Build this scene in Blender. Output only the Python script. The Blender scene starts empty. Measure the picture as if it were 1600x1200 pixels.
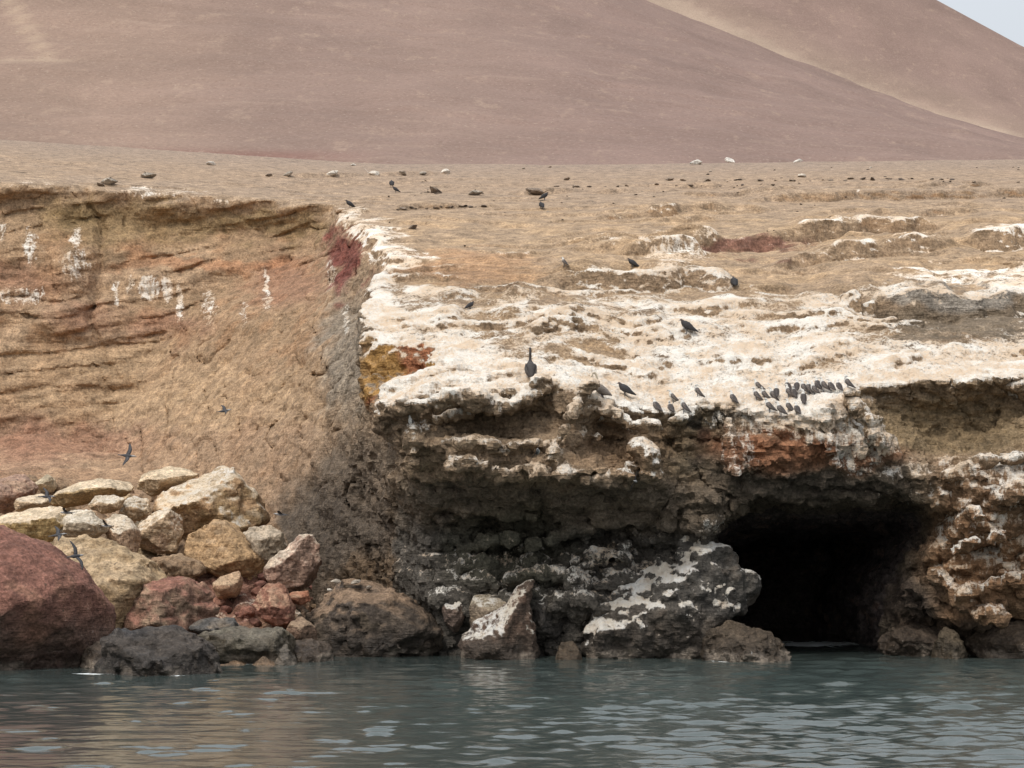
import bpy, math, random
import numpy as np
from mathutils import Vector, Matrix

# ------------------------------------------------------------------ camera, sky, sun
SC = bpy.context.scene
COL = SC.collection
CAMH, HZ, FPX = 4.45, 850.0, 3200.0          # eye height (m), horizon row, focal length in photo pixels

cam_d = bpy.data.cameras.new('camera')
cam = bpy.data.objects.new('camera', cam_d)
COL.objects.link(cam)
cam.location = (0, 0, CAMH)
cam.rotation_euler = (math.radians(90), 0, 0)
cam_d.sensor_width = 36.0
cam_d.lens = FPX / 1600.0 * 36.0
cam_d.shift_y = (HZ - 600.0) / 1600.0
cam_d.clip_start = 0.5
cam_d.clip_end = 6000.0
SC.camera = cam

SUN_EL, SUN_AZ = math.radians(52), math.radians(-146)   # azimuth from +Y towards +X (behind the viewer, left)
W = bpy.data.worlds.new('World')
SC.world = W
W.use_nodes = True
wn = W.node_tree.nodes
wl = W.node_tree.links
bg = wn['Background']
sky = wn.new('ShaderNodeTexSky')
sky.sky_type = 'NISHITA'
sky.sun_disc = False
sky.sun_elevation = SUN_EL
sky.sun_rotation = SUN_AZ
sky.air_density = 1.0
sky.dust_density = 6.0
sky.ozone_density = 1.0
# thin bright overcast: the clear sky veiled evenly by white cloud
veil = wn.new('ShaderNodeMix'); veil.data_type = 'RGBA'
veil.inputs[0].default_value = 0.70
wl.new(sky.outputs[0], veil.inputs[6])
# a cloud layer is brighter overhead than near the horizon
tcw = wn.new('ShaderNodeTexCoord'); spw = wn.new('ShaderNodeSeparateXYZ')
wl.new(tcw.outputs['Generated'], spw.inputs[0])
mrw = wn.new('ShaderNodeMapRange')
wl.new(spw.outputs[2], mrw.inputs[0])
for i_, x_ in enumerate((0.0, 1.0, 0.70, 1.95)): mrw.inputs[i_ + 1].default_value = x_
vsc = wn.new('ShaderNodeVectorMath'); vsc.operation = 'SCALE'
vsc.inputs[0].default_value = (7.9, 8.2, 8.5)
wl.new(mrw.outputs[0], vsc.inputs['Scale'])
wl.new(vsc.outputs[0], veil.inputs[7])
wl.new(veil.outputs[2], bg.inputs[0])
bg.inputs[1].default_value = 0.098

sd = bpy.data.lights.new('sun', 'SUN')
sd.energy = 1.4
sd.angle = math.radians(12)
sd.color = (1.0, 0.955, 0.88)
sun = bpy.data.objects.new('sun', sd)
COL.objects.link(sun)
sdir = Vector((math.sin(SUN_AZ) * math.cos(SUN_EL), math.cos(SUN_AZ) * math.cos(SUN_EL), math.sin(SUN_EL)))
sun.rotation_euler = sdir.to_track_quat('Z', 'Y').to_euler()
sun.location = sdir * 60

SC.render.engine = 'CYCLES'
SC.cycles.max_bounces = 5
SC.cycles.diffuse_bounces = 2
SC.cycles.glossy_bounces = 2
SC.render.resolution_x, SC.render.resolution_y = 1024, 768
SC.view_settings.view_transform = 'Standard'
SC.view_settings.look = 'None'
SC.view_settings.gamma = 1.0
SC.view_settings.exposure = 0.24
SC.view_settings.use_curve_mapping = False

# ------------------------------------------------------------------ helpers
f32 = np.float32
rng = np.random.RandomState(7)
random.seed(7)
LAT = rng.rand(64, 64, 64).astype(f32).ravel()


def at(px, py, Y):
    """world point at distance Y seen at photo pixel (px, py)"""
    return ((px - 800.0) / FPX * Y, Y, CAMH + (HZ - py) / FPX * Y)


def vnoise(x, y, z):
    """smooth value noise in -1..1"""
    xi = np.floor(x); yi = np.floor(y); zi = np.floor(z)
    fx = x - xi; fy = y - yi; fz = z - zi
    fx = fx * fx * (3 - 2 * fx); fy = fy * fy * (3 - 2 * fy); fz = fz * fz * (3 - 2 * fz)
    xi = xi.astype(np.int32); yi = yi.astype(np.int32); zi = zi.astype(np.int32)
    x0 = (xi & 63) << 12; x1 = ((xi + 1) & 63) << 12
    y0 = (yi & 63) << 6; y1 = ((yi + 1) & 63) << 6
    z0 = zi & 63; z1 = (zi + 1) & 63
    a = LAT[x0 + y0 + z0] * (1 - fx) + LAT[x1 + y0 + z0] * fx
    b = LAT[x0 + y1 + z0] * (1 - fx) + LAT[x1 + y1 + z0] * fx
    c = LAT[x0 + y0 + z1] * (1 - fx) + LAT[x1 + y0 + z1] * fx
    d = LAT[x0 + y1 + z1] * (1 - fx) + LAT[x1 + y1 + z1] * fx
    a += (b - a) * fy
    c += (d - c) * fy
    a += (c - a) * fz
    return a * 2 - 1


def fbm(x, y, z, octaves=4, gain=0.5):
    s = 0.0
    amp = 1.0
    for o in range(octaves):
        s = s + amp * vnoise(x + 17.3 * o, y - 9.1 * o, z + 5.7 * o)
        x, y, z = 1.98 * (0.8 * x + 0.6 * y), 1.98 * (-0.6 * x + 0.8 * y), 2.03 * z
        amp *= gain
    return s


def ridged(x, y, z, octaves=3):
    s = 0.0
    amp = 1.0
    for o in range(octaves):
        s = s + amp * (1 - 2 * np.abs(vnoise(x + 7.7 * o, y + 3.1 * o, z - 4.9 * o)))
        x, y, z = 2.1 * (0.8 * x + 0.6 * z), 2.1 * y, 2.1 * (-0.6 * x + 0.8 * z)
        amp *= 0.5
    return s


def worley(x, y, z):
    """distance to nearest jittered cell point, 0..~1"""
    xi = np.floor(x).astype(np.int32); yi = np.floor(y).astype(np.int32); zi = np.floor(z).astype(np.int32)
    best = np.full(x.shape, 9.0, f32)
    for dx in (-1, 0, 1):
        for dy in (-1, 0, 1):
            for dz in (-1, 0, 1):
                cx, cy, cz = xi + dx, yi + dy, zi + dz
                k = ((cx & 63) << 12) + ((cy & 63) << 6) + (cz & 63)
                r1 = LAT[k]; r2 = LAT[(k + 91177) & 262143]; r3 = LAT[(k + 180503) & 262143]
                d = (cx + r1 - x) ** 2 + (cy + r2 - y) ** 2 + (cz + r3 - z) ** 2
                np.minimum(best, d, out=best)
    return np.sqrt(best)


def sstep(a, b, x):
    t = np.clip((x - a) / (b - a), 0, 1)
    return t * t * (3 - 2 * t)


def smax(a, b, k):
    h = np.clip(0.5 + 0.5 * (a - b) / k, 0, 1)
    return b + (a - b) * h + k * h * (1 - h)


def smin(a, b, k):
    return -smax(-a, -b, k)


def poly_sdf(px, pz, pts):
    """signed distance to a polygon in 2D, negative inside"""
    pts = np.asarray(pts, f32)
    n = len(pts)
    d = np.full(px.shape, 1e9, f32)
    s = np.ones(px.shape, f32)
    for i in range(n):
        a = pts[i]; b = pts[i - 1]
        ex, ez = b - a
        wx = px - a[0]; wz = pz - a[1]
        t = np.clip((wx * ex + wz * ez) / (ex * ex + ez * ez + 1e-9), 0, 1)
        bx = wx - ex * t; bz = wz - ez * t
        d = np.minimum(d, bx * bx + bz * bz)
        c1 = pz >= a[1]; c2 = pz < b[1]; c3 = ex * wz > ez * wx
        flip = (c1 & c2 & c3) | (~c1 & ~c2 & ~c3)
        s = np.where(flip, -s, s)
    return s * np.sqrt(d)


class Table:
    """regular 2D table, smooth upsampled, bilinear lookup"""
    def __init__(self, xs, ys, vals, nx=240, ny=200):
        xs = np.asarray(xs, float); ys = np.asarray(ys, float); V = np.asarray(vals, float)
        X = np.linspace(xs[0], xs[-1], nx); Yv = np.linspace(ys[0], ys[-1], ny)
        A = np.array([np.interp(X, xs, r) for r in V])
        A = np.array([np.interp(Yv, ys, A[:, i]) for i in range(nx)])          # nx, ny
        for ax, n in ((0, max(1, nx // 170)), (1, max(1, ny // 170))):
            k = np.ones(2 * n + 1) / (2 * n + 1)
            for _ in range(2):
                A = np.apply_along_axis(lambda m: np.convolve(np.pad(m, n, 'edge'), k, 'valid'), ax, A)
        self.A = A.astype(f32); self.x0 = X[0]; self.dx = X[1] - X[0]; self.y0 = Yv[0]; self.dy = Yv[1] - Yv[0]
        self.nx, self.ny = nx, ny

    def __call__(self, x, y):
        u = np.clip((x - self.x0) / self.dx, 0, self.nx - 1.001)
        v = np.clip((y - self.y0) / self.dy, 0, self.ny - 1.001)
        i = u.astype(np.int32); j = v.astype(np.int32)
        fu = (u - i).astype(f32); fv = (v - j).astype(f32)
        A = self.A
        return (A[i, j] * (1 - fu) + A[i + 1, j] * fu) * (1 - fv) + (A[i, j + 1] * (1 - fu) + A[i + 1, j + 1] * fu) * fv


from concurrent.futures import ThreadPoolExecutor


def par(fn, X, Y, Z, n=4):
    if len(X) < 40000:
        return fn(X, Y, Z)
    k = np.array_split(np.arange(len(X)), n * 2)
    with ThreadPoolExecutor(n) as ex:
        return np.concatenate(list(ex.map(lambda c: fn(X[c[0]:c[-1] + 1], Y[c[0]:c[-1] + 1], Z[c[0]:c[-1] + 1]), k)))


def surface_nets(fn, lo, hi, h, B=8, C=4, margin=0.55):
    """sparse surface nets: returns vertices (n,3) and quads (m,4)"""
    lo = np.asarray(lo, float); hi = np.asarray(hi, float)
    nb = np.ceil((hi - lo) / (h * B)).astype(int)
    nc = nb * (B // C) + 1
    gx, gy, gz = [lo[a] + np.arange(nc[a]) * h * C for a in range(3)]
    G = np.empty(nc, f32)
    for i0 in range(0, nc[0], 12):
        X, Y, Z = np.meshgrid(gx[i0:i0 + 12], gy, gz, indexing='ij')
        G[i0:i0 + 12] = par(fn, X.ravel().astype(f32), Y.ravel().astype(f32), Z.ravel().astype(f32)).reshape(X.shape)
    q = B // C
    mn = np.full(nb, 1e9, f32); mx = np.full(nb, -1e9, f32)
    for a in range(q + 1):
        for b in range(q + 1):
            for c in range(q + 1):
                s = G[a:a + nb[0] * q:q, b:b + nb[1] * q:q, c:c + nb[2] * q:q][:nb[0], :nb[1], :nb[2]]
                mn = np.minimum(mn, s); mx = np.maximum(mx, s)
    act = np.argwhere((mn < margin) & (mx > -margin))
    N = nb * B + 2
    o = np.arange(B + 1)
    OX, OY, OZ = [t.ravel() for t in np.meshgrid(o, o, o, indexing='ij')]
    vid, vpos, quads = [], [], []
    corners = [(a, b, c) for a in (0, 1) for b in (0, 1) for c in (0, 1)]
    for s in range(0, len(act), 400):
        bl = act[s:s + 400] * B
        IX = bl[:, 0:1] + OX; IY = bl[:, 1:2] + OY; IZ = bl[:, 2:3] + OZ
        V = par(fn, (lo[0] + IX * h).ravel().astype(f32), (lo[1] + IY * h).ravel().astype(f32), (lo[2] + IZ * h).ravel().astype(f32))
        V = V.reshape(len(bl), B + 1, B + 1, B + 1)
        ins = V < 0
        cnt = np.zeros((len(bl), B, B, B), np.int8)
        for a, b, c in corners:
            cnt += ins[:, a:a + B, b:b + B, c:c + B]
        cell = (cnt > 0) & (cnt < 8)
        k, i, j, l = np.nonzero(cell)
        if len(k) == 0:
            continue
        cv = {c: V[k, i + c[0], j + c[1], l + c[2]] for c in corners}
        acc = np.zeros((len(k), 3)); num = np.zeros(len(k))
        for c0 in corners:
            for ax in range(3):
                if c0[ax]:
                    continue
                c1 = list(c0); c1[ax] = 1; c1 = tuple(c1)
                v0, v1 = cv[c0], cv[c1]
                m = (v0 < 0) != (v1 < 0)
                t = np.where(m, v0 / np.where(m, v0 - v1, 1), 0)
                for a2 in range(3):
                    acc[:, a2] += np.where(m, t if a2 == ax else c0[a2], 0)
                num += m
        acc /= num[:, None]
        gi = np.stack([bl[k, 0] + i, bl[k, 1] + j, bl[k, 2] + l], 1)
        vid.append((gi[:, 0].astype(np.int64) * N[1] + gi[:, 1]) * N[2] + gi[:, 2])
        vpos.append(lo + (gi + acc) * h)
        for ax in range(3):
            sl0 = [slice(None), slice(0, B), slice(0, B), slice(0, B)]
            sl1 = list(sl0); sl1[ax + 1] = slice(1, B + 1)
            a0 = ins[tuple(sl0)]; a1 = ins[tuple(sl1)]
            k, i, j, l = np.nonzero(a0 != a1)
            if len(k) == 0:
                continue
            g = np.stack([bl[k, 0] + i, bl[k, 1] + j, bl[k, 2] + l], 1).astype(np.int64)
            p, r = (ax + 1) % 3, (ax + 2) % 3
            ep = np.zeros(3, np.int64); er = np.zeros(3, np.int64); ep[p] = 1; er[r] = 1
            cs = [g - ep - er, g - er, g, g - ep]
            ids = np.stack([(c[:, 0] * N[1] + c[:, 1]) * N[2] + c[:, 2] for c in cs], 1)
            rev = ~a0[k, i, j, l]
            ids[rev] = ids[rev][:, ::-1]
            ok = (g[:, p] > 0) & (g[:, r] > 0)
            quads.append(ids[ok])
    vid = np.concatenate(vid); vpos = np.concatenate(vpos); quads = np.concatenate(quads)
    order = np.argsort(vid); vid = vid[order]; vpos = vpos[order]
    idx = np.searchsorted(vid, quads)
    idx = np.clip(idx, 0, len(vid) - 1)
    good = (vid[idx] == quads).all(1)
    return vpos, idx[good]


def vert_normals(v, q):
    d1 = v[q[:, 2]] - v[q[:, 0]]; d2 = v[q[:, 3]] - v[q[:, 1]]
    n = np.cross(d1, d2)
    out = np.zeros_like(v)
    for a in range(3):
        for c in range(4):
            out[:, a] += np.bincount(q[:, c], n[:, a], len(v))
    return out / (np.linalg.norm(out, axis=1, keepdims=True) + 1e-9)


def mesh_from(name, v, q, smooth=True):
    me = bpy.data.meshes.new(name)
    k = q.shape[1]
    me.vertices.add(len(v)); me.vertices.foreach_set('co', np.asarray(v, f32).ravel())
    me.loops.add(q.size); me.loops.foreach_set('vertex_index', q.astype(np.int32).ravel())
    me.polygons.add(len(q))
    me.polygons.foreach_set('loop_start', np.arange(len(q), dtype=np.int32) * k)
    me.polygons.foreach_set('use_smooth', np.full(len(q), smooth))
    me.update(calc_edges=True)
    return me


def attr_col(me, name, c):
    a = me.attributes.new(name, 'FLOAT_COLOR', 'POINT')
    c4 = np.ones((len(c), 4), f32); c4[:, :3] = np.clip(c, 0, 1)
    a.data.foreach_set('color', c4.ravel())


def attr_f(me, name, x):
    a = me.attributes.new(name, 'FLOAT', 'POINT')
    a.data.foreach_set('value', np.asarray(x, f32).ravel())


def link(name, me, mat=None, parent=None):
    o = bpy.data.objects.new(name, me)
    COL.objects.link(o)
    if mat and me is not None:
        me.materials.append(mat)
    if parent:
        o.parent = parent
    return o


def tag(o, label=None, cat=None, group=None, kind=None):
    if label: o['label'] = label
    if cat: o['category'] = cat
    if group: o['group'] = group
    if kind: o['kind'] = kind
    return o


# ------------------------------------------------------------------ materials
def N(nt, typ, **kw):
    n = nt.nodes.new(typ)
    for k, v in kw.items():
        if k in n.inputs.keys():
            n.inputs[k].default_value = v
        else:
            setattr(n, k, v)
    return n


def math_n(nt, op, a, b=None, c=None, clamp=False):
    n = nt.nodes.new('ShaderNodeMath'); n.operation = op; n.use_clamp = clamp
    for i, s in enumerate((a, b, c)):
        if s is None: continue
        if isinstance(s, (int, float)): n.inputs[i].default_value = s
        else: nt.links.new(s, n.inputs[i])
    return n.outputs[0]


def maprange(nt, v, a, b, c, d, smooth=False):
    n = nt.nodes.new('ShaderNodeMapRange')
    if smooth: n.interpolation_type = 'SMOOTHSTEP'
    nt.links.new(v, n.inputs[0])
    for i, x in enumerate((a, b, c, d)): n.inputs[i + 1].default_value = x
    return n.outputs[0]


def mixcol(nt, fac, a, b, mode='MIX'):
    n = nt.nodes.new('ShaderNodeMix'); n.data_type = 'RGBA'; n.blend_type = mode
    for s, i in ((fac, 0), (a, 6), (b, 7)):
        if isinstance(s, (int, float)): n.inputs[i].default_value = s
        elif isinstance(s, tuple): n.inputs[i].default_value = (*s, 1)
        else: nt.links.new(s, n.inputs[i])
    return n.outputs[2]


def tex_noise(nt, vec, scale, detail=6, rough=0.55, stretch=None):
    if stretch:
        m = nt.nodes.new('ShaderNodeMapping'); m.inputs['Scale'].default_value = stretch
        nt.links.new(vec, m.inputs[0]); vec = m.outputs[0]
    n = nt.nodes.new('ShaderNodeTexNoise')
    n.inputs['Scale'].default_value = scale; n.inputs['Detail'].default_value = detail; n.inputs['Roughness'].default_value = rough
    nt.links.new(vec, n.inputs['Vector'])
    return n.outputs['Fac']


def rock_material(name, drip=0.9, bump=1.0, gcol=((0.83, 0.79, 0.72), (0.68, 0.535, 0.395)), bdist=0.11):
    m = bpy.data.materials.new(name); m.use_nodes = True
    nt = m.node_tree; bs = nt.nodes['Principled BSDF']
    geo = nt.nodes.new('ShaderNodeNewGeometry'); pos = geo.outputs['Position']
    sep = nt.nodes.new('ShaderNodeSeparateXYZ'); nt.links.new(geo.outputs['Normal'], sep.inputs[0])
    col = N(nt, 'ShaderNodeAttribute', attribute_name='col').outputs['Color']
    gu = N(nt, 'ShaderNodeAttribute', attribute_name='gu').outputs['Fac']
    wet = N(nt, 'ShaderNodeAttribute', attribute_name='wet').outputs['Fac']
    n1 = tex_noise(nt, pos, 1.7, 5, 0.64)
    n2 = tex_noise(nt, pos, 9.0, 4, 0.68)
    n3 = tex_noise(nt, pos, 0.6, 2, 0.6)
    nst = tex_noise(nt, pos, 1.0, 4, 0.68, (0.9, 0.7, 7.0))
    ndr = tex_noise(nt, pos, 1.0, 3, 0.65, (4.2, 4.2, 0.7))
    vor = nt.nodes.new('ShaderNodeTexVoronoi'); vor.inputs['Scale'].default_value = 5.5
    vor.inputs['Randomness'].default_value = 1.0
    nt.links.new(pos, vor.inputs['Vector'])
    v1 = math_n(nt, 'MULTIPLY', maprange(nt, n1, 0.3, 0.7, 0.62, 1.38), maprange(nt, n2, 0.32, 0.68, 0.56, 1.44))
    v1 = math_n(nt, 'MULTIPLY', v1, maprange(nt, nst, 0.3, 0.7, 0.82, 1.18))
    base = mixcol(nt, 1.0, col, v1, 'MULTIPLY')
    # dark crumbs and pale grains
    vc = nt.nodes.new('ShaderNodeTexVoronoi'); vc.inputs['Scale'].default_value = 2.6
    nt.links.new(pos, vc.inputs['Vector'])
    crumb = math_n(nt, 'MULTIPLY', maprange(nt, vc.outputs['Distance'], 0.10, 0.16, 1, 0), maprange(nt, n1, 0.50, 0.62, 0, 0.8))
    base = mixcol(nt, crumb, base, (0.10, 0.075, 0.055))
    base = mixcol(nt, maprange(nt, n2, 0.62, 0.75, 0, 0.30), base, (0.42, 0.34, 0.25))
    steep = math_n(nt, 'SUBTRACT', 1.0, math_n(nt, 'ABSOLUTE', sep.outputs[2]))
    dd = math_n(nt, 'MULTIPLY', math_n(nt, 'MULTIPLY', math_n(nt, 'SUBTRACT', ndr, 0.5), steep), drip * 1.7)
    g = math_n(nt, 'ADD', gu, math_n(nt, 'MULTIPLY', math_n(nt, 'SUBTRACT', n1, 0.5), 1.0))
    g = math_n(nt, 'ADD', g, math_n(nt, 'MULTIPLY', math_n(nt, 'SUBTRACT', n2, 0.5), 1.05))
    g = math_n(nt, 'ADD', g, math_n(nt, 'MULTIPLY', math_n(nt, 'SUBTRACT', nst, 0.5), 0.25))
    g = math_n(nt, 'ADD', g, dd)
    gm = maprange(nt, g, 0.36, 0.65, 0.0, 0.95, True)
    gc = mixcol(nt, maprange(nt, math_n(nt, 'ADD', n3, math_n(nt, 'MULTIPLY', math_n(nt, 'SUBTRACT', n2, 0.5), 0.9)), 0.40, 0.62, 0, 1), gcol[0], gcol[1])
    gc = mixcol(nt, maprange(nt, n2, 0.30, 0.47, 0.45, 0), gc, (0.36, 0.26, 0.17))
    gc = mixcol(nt, math_n(nt, 'MULTIPLY', maprange(nt, ndr, 0.40, 0.54, 0.7, 0), steep), gc, (0.42, 0.30, 0.20))
    fin = mixcol(nt, gm, base, gc)
    nt.links.new(fin, bs.inputs['Base Color'])
    nt.links.new(maprange(nt, wet, 0, 1, 0.93, 0.42), bs.inputs['Roughness'])
    bs.inputs['Specular IOR Level'].default_value = 0.3
    hgt = math_n(nt, 'ADD', math_n(nt, 'MULTIPLY', n1, 1.2), math_n(nt, 'MULTIPLY', n2, 0.55))
    hgt = math_n(nt, 'ADD', hgt, math_n(nt, 'MULTIPLY', vor.outputs['Distance'], -0.30))
    hgt = math_n(nt, 'ADD', hgt, math_n(nt, 'MULTIPLY', math_n(nt, 'MULTIPLY', nst, steep), 1.1))
    hgt = math_n(nt, 'ADD', hgt, math_n(nt, 'MULTIPLY', gm, 0.05))
    b = nt.nodes.new('ShaderNodeBump'); b.inputs['Strength'].default_value = 0.85 * bump; b.inputs['Distance'].default_value = bdist * 2
    nt.links.new(hgt, b.inputs['Height']); nt.links.new(b.outputs[0], bs.inputs['Normal'])
    return m


MAT_CLIFF = rock_material('weathered_cliff_rock')
MAT_BAY = rock_material('earthy_cliff_rock', bump=0.6)
MAT_SLOPE = rock_material('desert_crust', bump=0.4)
MAT_BOULDER = rock_material('boulder_rock', drip=0.9, bump=0.85, gcol=((0.74, 0.725, 0.69), (0.64, 0.58, 0.49)))


def desert_material(name):
    m = bpy.data.materials.new(name); m.use_nodes = True
    nt = m.node_tree; bs = nt.nodes['Principled BSDF']
    geo = nt.nodes.new('ShaderNodeNewGeometry'); pos = geo.outputs['Position']
    col = N(nt, 'ShaderNodeAttribute', attribute_name='col').outputs['Color']
    n1 = tex_noise(nt, pos, 0.035, 7, 0.6)
    n2 = tex_noise(nt, pos, 1.3, 6, 0.7)
    # thin wind and goat tracks running down the slope
    n3 = tex_noise(nt, pos, 0.5, 6, 0.7, (0.55, 0.05, 0.6))
    n4 = tex_noise(nt, pos, 0.5, 4, 0.6, (0.10, 0.32, 0.9))
    v = math_n(nt, 'MULTIPLY', maprange(nt, n1, 0.3, 0.7, 0.86, 1.14), maprange(nt, n2, 0.3, 0.7, 0.86, 1.14))
    base = mixcol(nt, 1.0, col, v, 'MULTIPLY')
    base = mixcol(nt, maprange(nt, n3, 0.56, 0.68, 0, 0.30), base, (0.42, 0.31, 0.23))
    base = mixcol(nt, maprange(nt, n4, 0.60, 0.72, 0, 0.16), base, (0.45, 0.34, 0.26))
    sp = tex_noise(nt, pos, 2.2, 2, 0.5)
    base = mixcol(nt, maprange(nt, sp, 0.63, 0.72, 0, 0.35), base, (0.5, 0.42, 0.34))
    base = mixcol(nt, maprange(nt, sp, 0.38, 0.30, 0, 0.5), base, (0.16, 0.10, 0.08))
    nt.links.new(base, bs.inputs['Base Color'])
    bs.inputs['Roughness'].default_value = 0.95; bs.inputs['Specular IOR Level'].default_value = 0.1
    b = nt.nodes.new('ShaderNodeBump'); b.inputs['Strength'].default_value = 0.28; b.inputs['Distance'].default_value = 0.5
    nt.links.new(math_n(nt, 'ADD', n2, math_n(nt, 'MULTIPLY', n3, 1.5)), b.inputs['Height']); nt.links.new(b.outputs[0], bs.inputs['Normal'])
    return m


MAT_DESERT = desert_material('desert_sand')

# ------------------------------------------------------------------ terrain functions
PT_Y = [60, 70, 79, 92, 106, 127, 150, 175, 200, 230, 260, 300, 400]
PT_Z = [4.0, 7.4, 10.4, 14.9, 19.3, 25.6, 31.4, 36.9, 41.2, 44.2, 45.6, 46, 46]
_py = np.linspace(60, 400, 1400); _pz = np.interp(_py, PT_Y, PT_Z)
_k = np.ones(41) / 41
_pz = np.convolve(np.pad(_pz, 20, 'edge'), _k, 'valid')

LIP_PX = [500, 600, 650, 700, 750, 800, 850, 900, 950, 1000, 1050, 1100, 1150, 1200, 1250, 1300, 1350, 1400, 1450, 1500, 1600, 1700]
LIP_Y = [78, 78, 77.5, 77.5, 77.8, 78, 78.2, 77.8, 78.2, 78.6, 79.2, 79.6, 79.2, 78.8, 78.6, 78.6, 79.4, 79.8, 80, 80, 80, 80]
LIP_PY = [630, 632, 628, 618, 616, 606, 602, 607, 632, 648, 648, 634, 632, 648, 650, 630, 607, 600, 597, 595, 595, 595]
LIP_X = [(p - 800) / FPX * y for p, y in zip(LIP_PX, LIP_Y)]
LIP_Z = [CAMH + (HZ - q) / FPX * y for q, y in zip(LIP_PY, LIP_Y)]
_lx = np.linspace(-12, 26, 500)
_ly = np.interp(_lx, LIP_X, LIP_Y); _lz = np.interp(_lx, LIP_X, LIP_Z)
_loff = np.convolve(np.pad(_lz - np.interp(_ly, _py, _pz), 8, 'edge'), np.ones(17) / 17, 'valid')


def solve_top(px, py):
    """point of the smooth slope seen at a pixel"""
    e = (HZ - py) / FPX
    ys = np.linspace(72, 230, 3000)
    x = (px - 800) / FPX * ys
    z = np.interp(ys, _py, _pz) + tilt(x, ys)
    d = CAMH + e * ys - z
    i = np.argmax(d < 0)
    return x[i], ys[i]


def tilt(X, Y):
    return np.clip(-11 - X, 0, 40) * 0.065 * sstep(100, 125, Y) + np.clip(X - 8, 0, 60) * 0.012 * sstep(110, 150, Y)


LEDGES = [  # polyline in photo pixels on the slope, rise (m), length of decay behind (m), undercut in front
    ([(865, 447), (920, 442), (1000, 447), (1080, 441), (1155, 446)], 0.75, 6, 0.25),
    ([(895, 394), (990, 390)], 0.45, 4, 0.1),
    ([(980, 404), (1040, 400), (1100, 396)], 0.75, 4, 0.2),
    ([(1090, 388), (1180, 380), (1260, 374), (1350, 364), (1445, 360)], 0.6, 7, 0.9),
    ([(955, 340), (1040, 336), (1135, 330)], 0.55, 6, 0.15),
    ([(1195, 318), (1350, 313), (1600, 306), (1750, 304)], 0.5, 9, 0.15),
    ([(1245, 418), (1330, 410), (1400, 400), (1465, 399)], 0.75, 5, 0.3),
    ([(1510, 391), (1600, 386), (1750, 384)], 0.9, 6, 0.4),
    ([(1340, 474), (1400, 474), (1480, 480), (1600, 474), (1750, 470)], 0.85, 11, 0.7),
    ([(1140, 452), (1330, 468), (1390, 492), (1480, 520), (1600, 540), (1750, 550)], -0.9, 5, -0.1),
    ([(865, 508), (960, 503), (1100, 484), (1285, 474)], 0.35, 4, 0.1),
    ([(930, 528), (1050, 522), (1200, 503)], 0.3, 3, 0.1),
    ([(640, 474), (760, 468), (835, 472)], 0.4, 3, 0.1),
    ([(670, 503), (760, 500), (835, 499)], 0.35, 3, 0.1),
    ([(828, 524), (870, 517), (908, 520)], 0.7, 2.5, 0.15),
    ([(1000, 560), (1150, 548), (1350, 540)], 0.25, 3, 0.05),
    ([(560, 410), (640, 405), (700, 415), (770, 410)], 0.3, 3, 0.1),
    ([(560, 333), (640, 326), (755, 324)], 0.3, 5, 0.1),
    ([(420, 276), (520, 276), (700, 272)], 0.25, 6, 0.1),
    ([(820, 304), (900, 300)], 0.3, 5, 0.1),
]
_lr = random.Random(11)
for _k in range(26):
    _x = _lr.uniform(860, 1560); _y = 296 + 150 * _lr.random(); _w = _lr.uniform(60, 190); _t = _lr.uniform(-12, 4)
    LEDGES.append(([(_x, _y), (_x + _w * 0.5, _y + _t * 0.6 + _lr.uniform(-3, 3)), (_x + _w, _y + _t)], _lr.uniform(0.14, 0.36), 3.0, _lr.uniform(0.05, 0.18)))
LEDW = []
for pts, h_, w_, uc in LEDGES:
    P = np.array([solve_top(*p) for p in pts])
    LEDW.append((P[:, 0], P[:, 1], h_, w_, uc))


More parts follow.
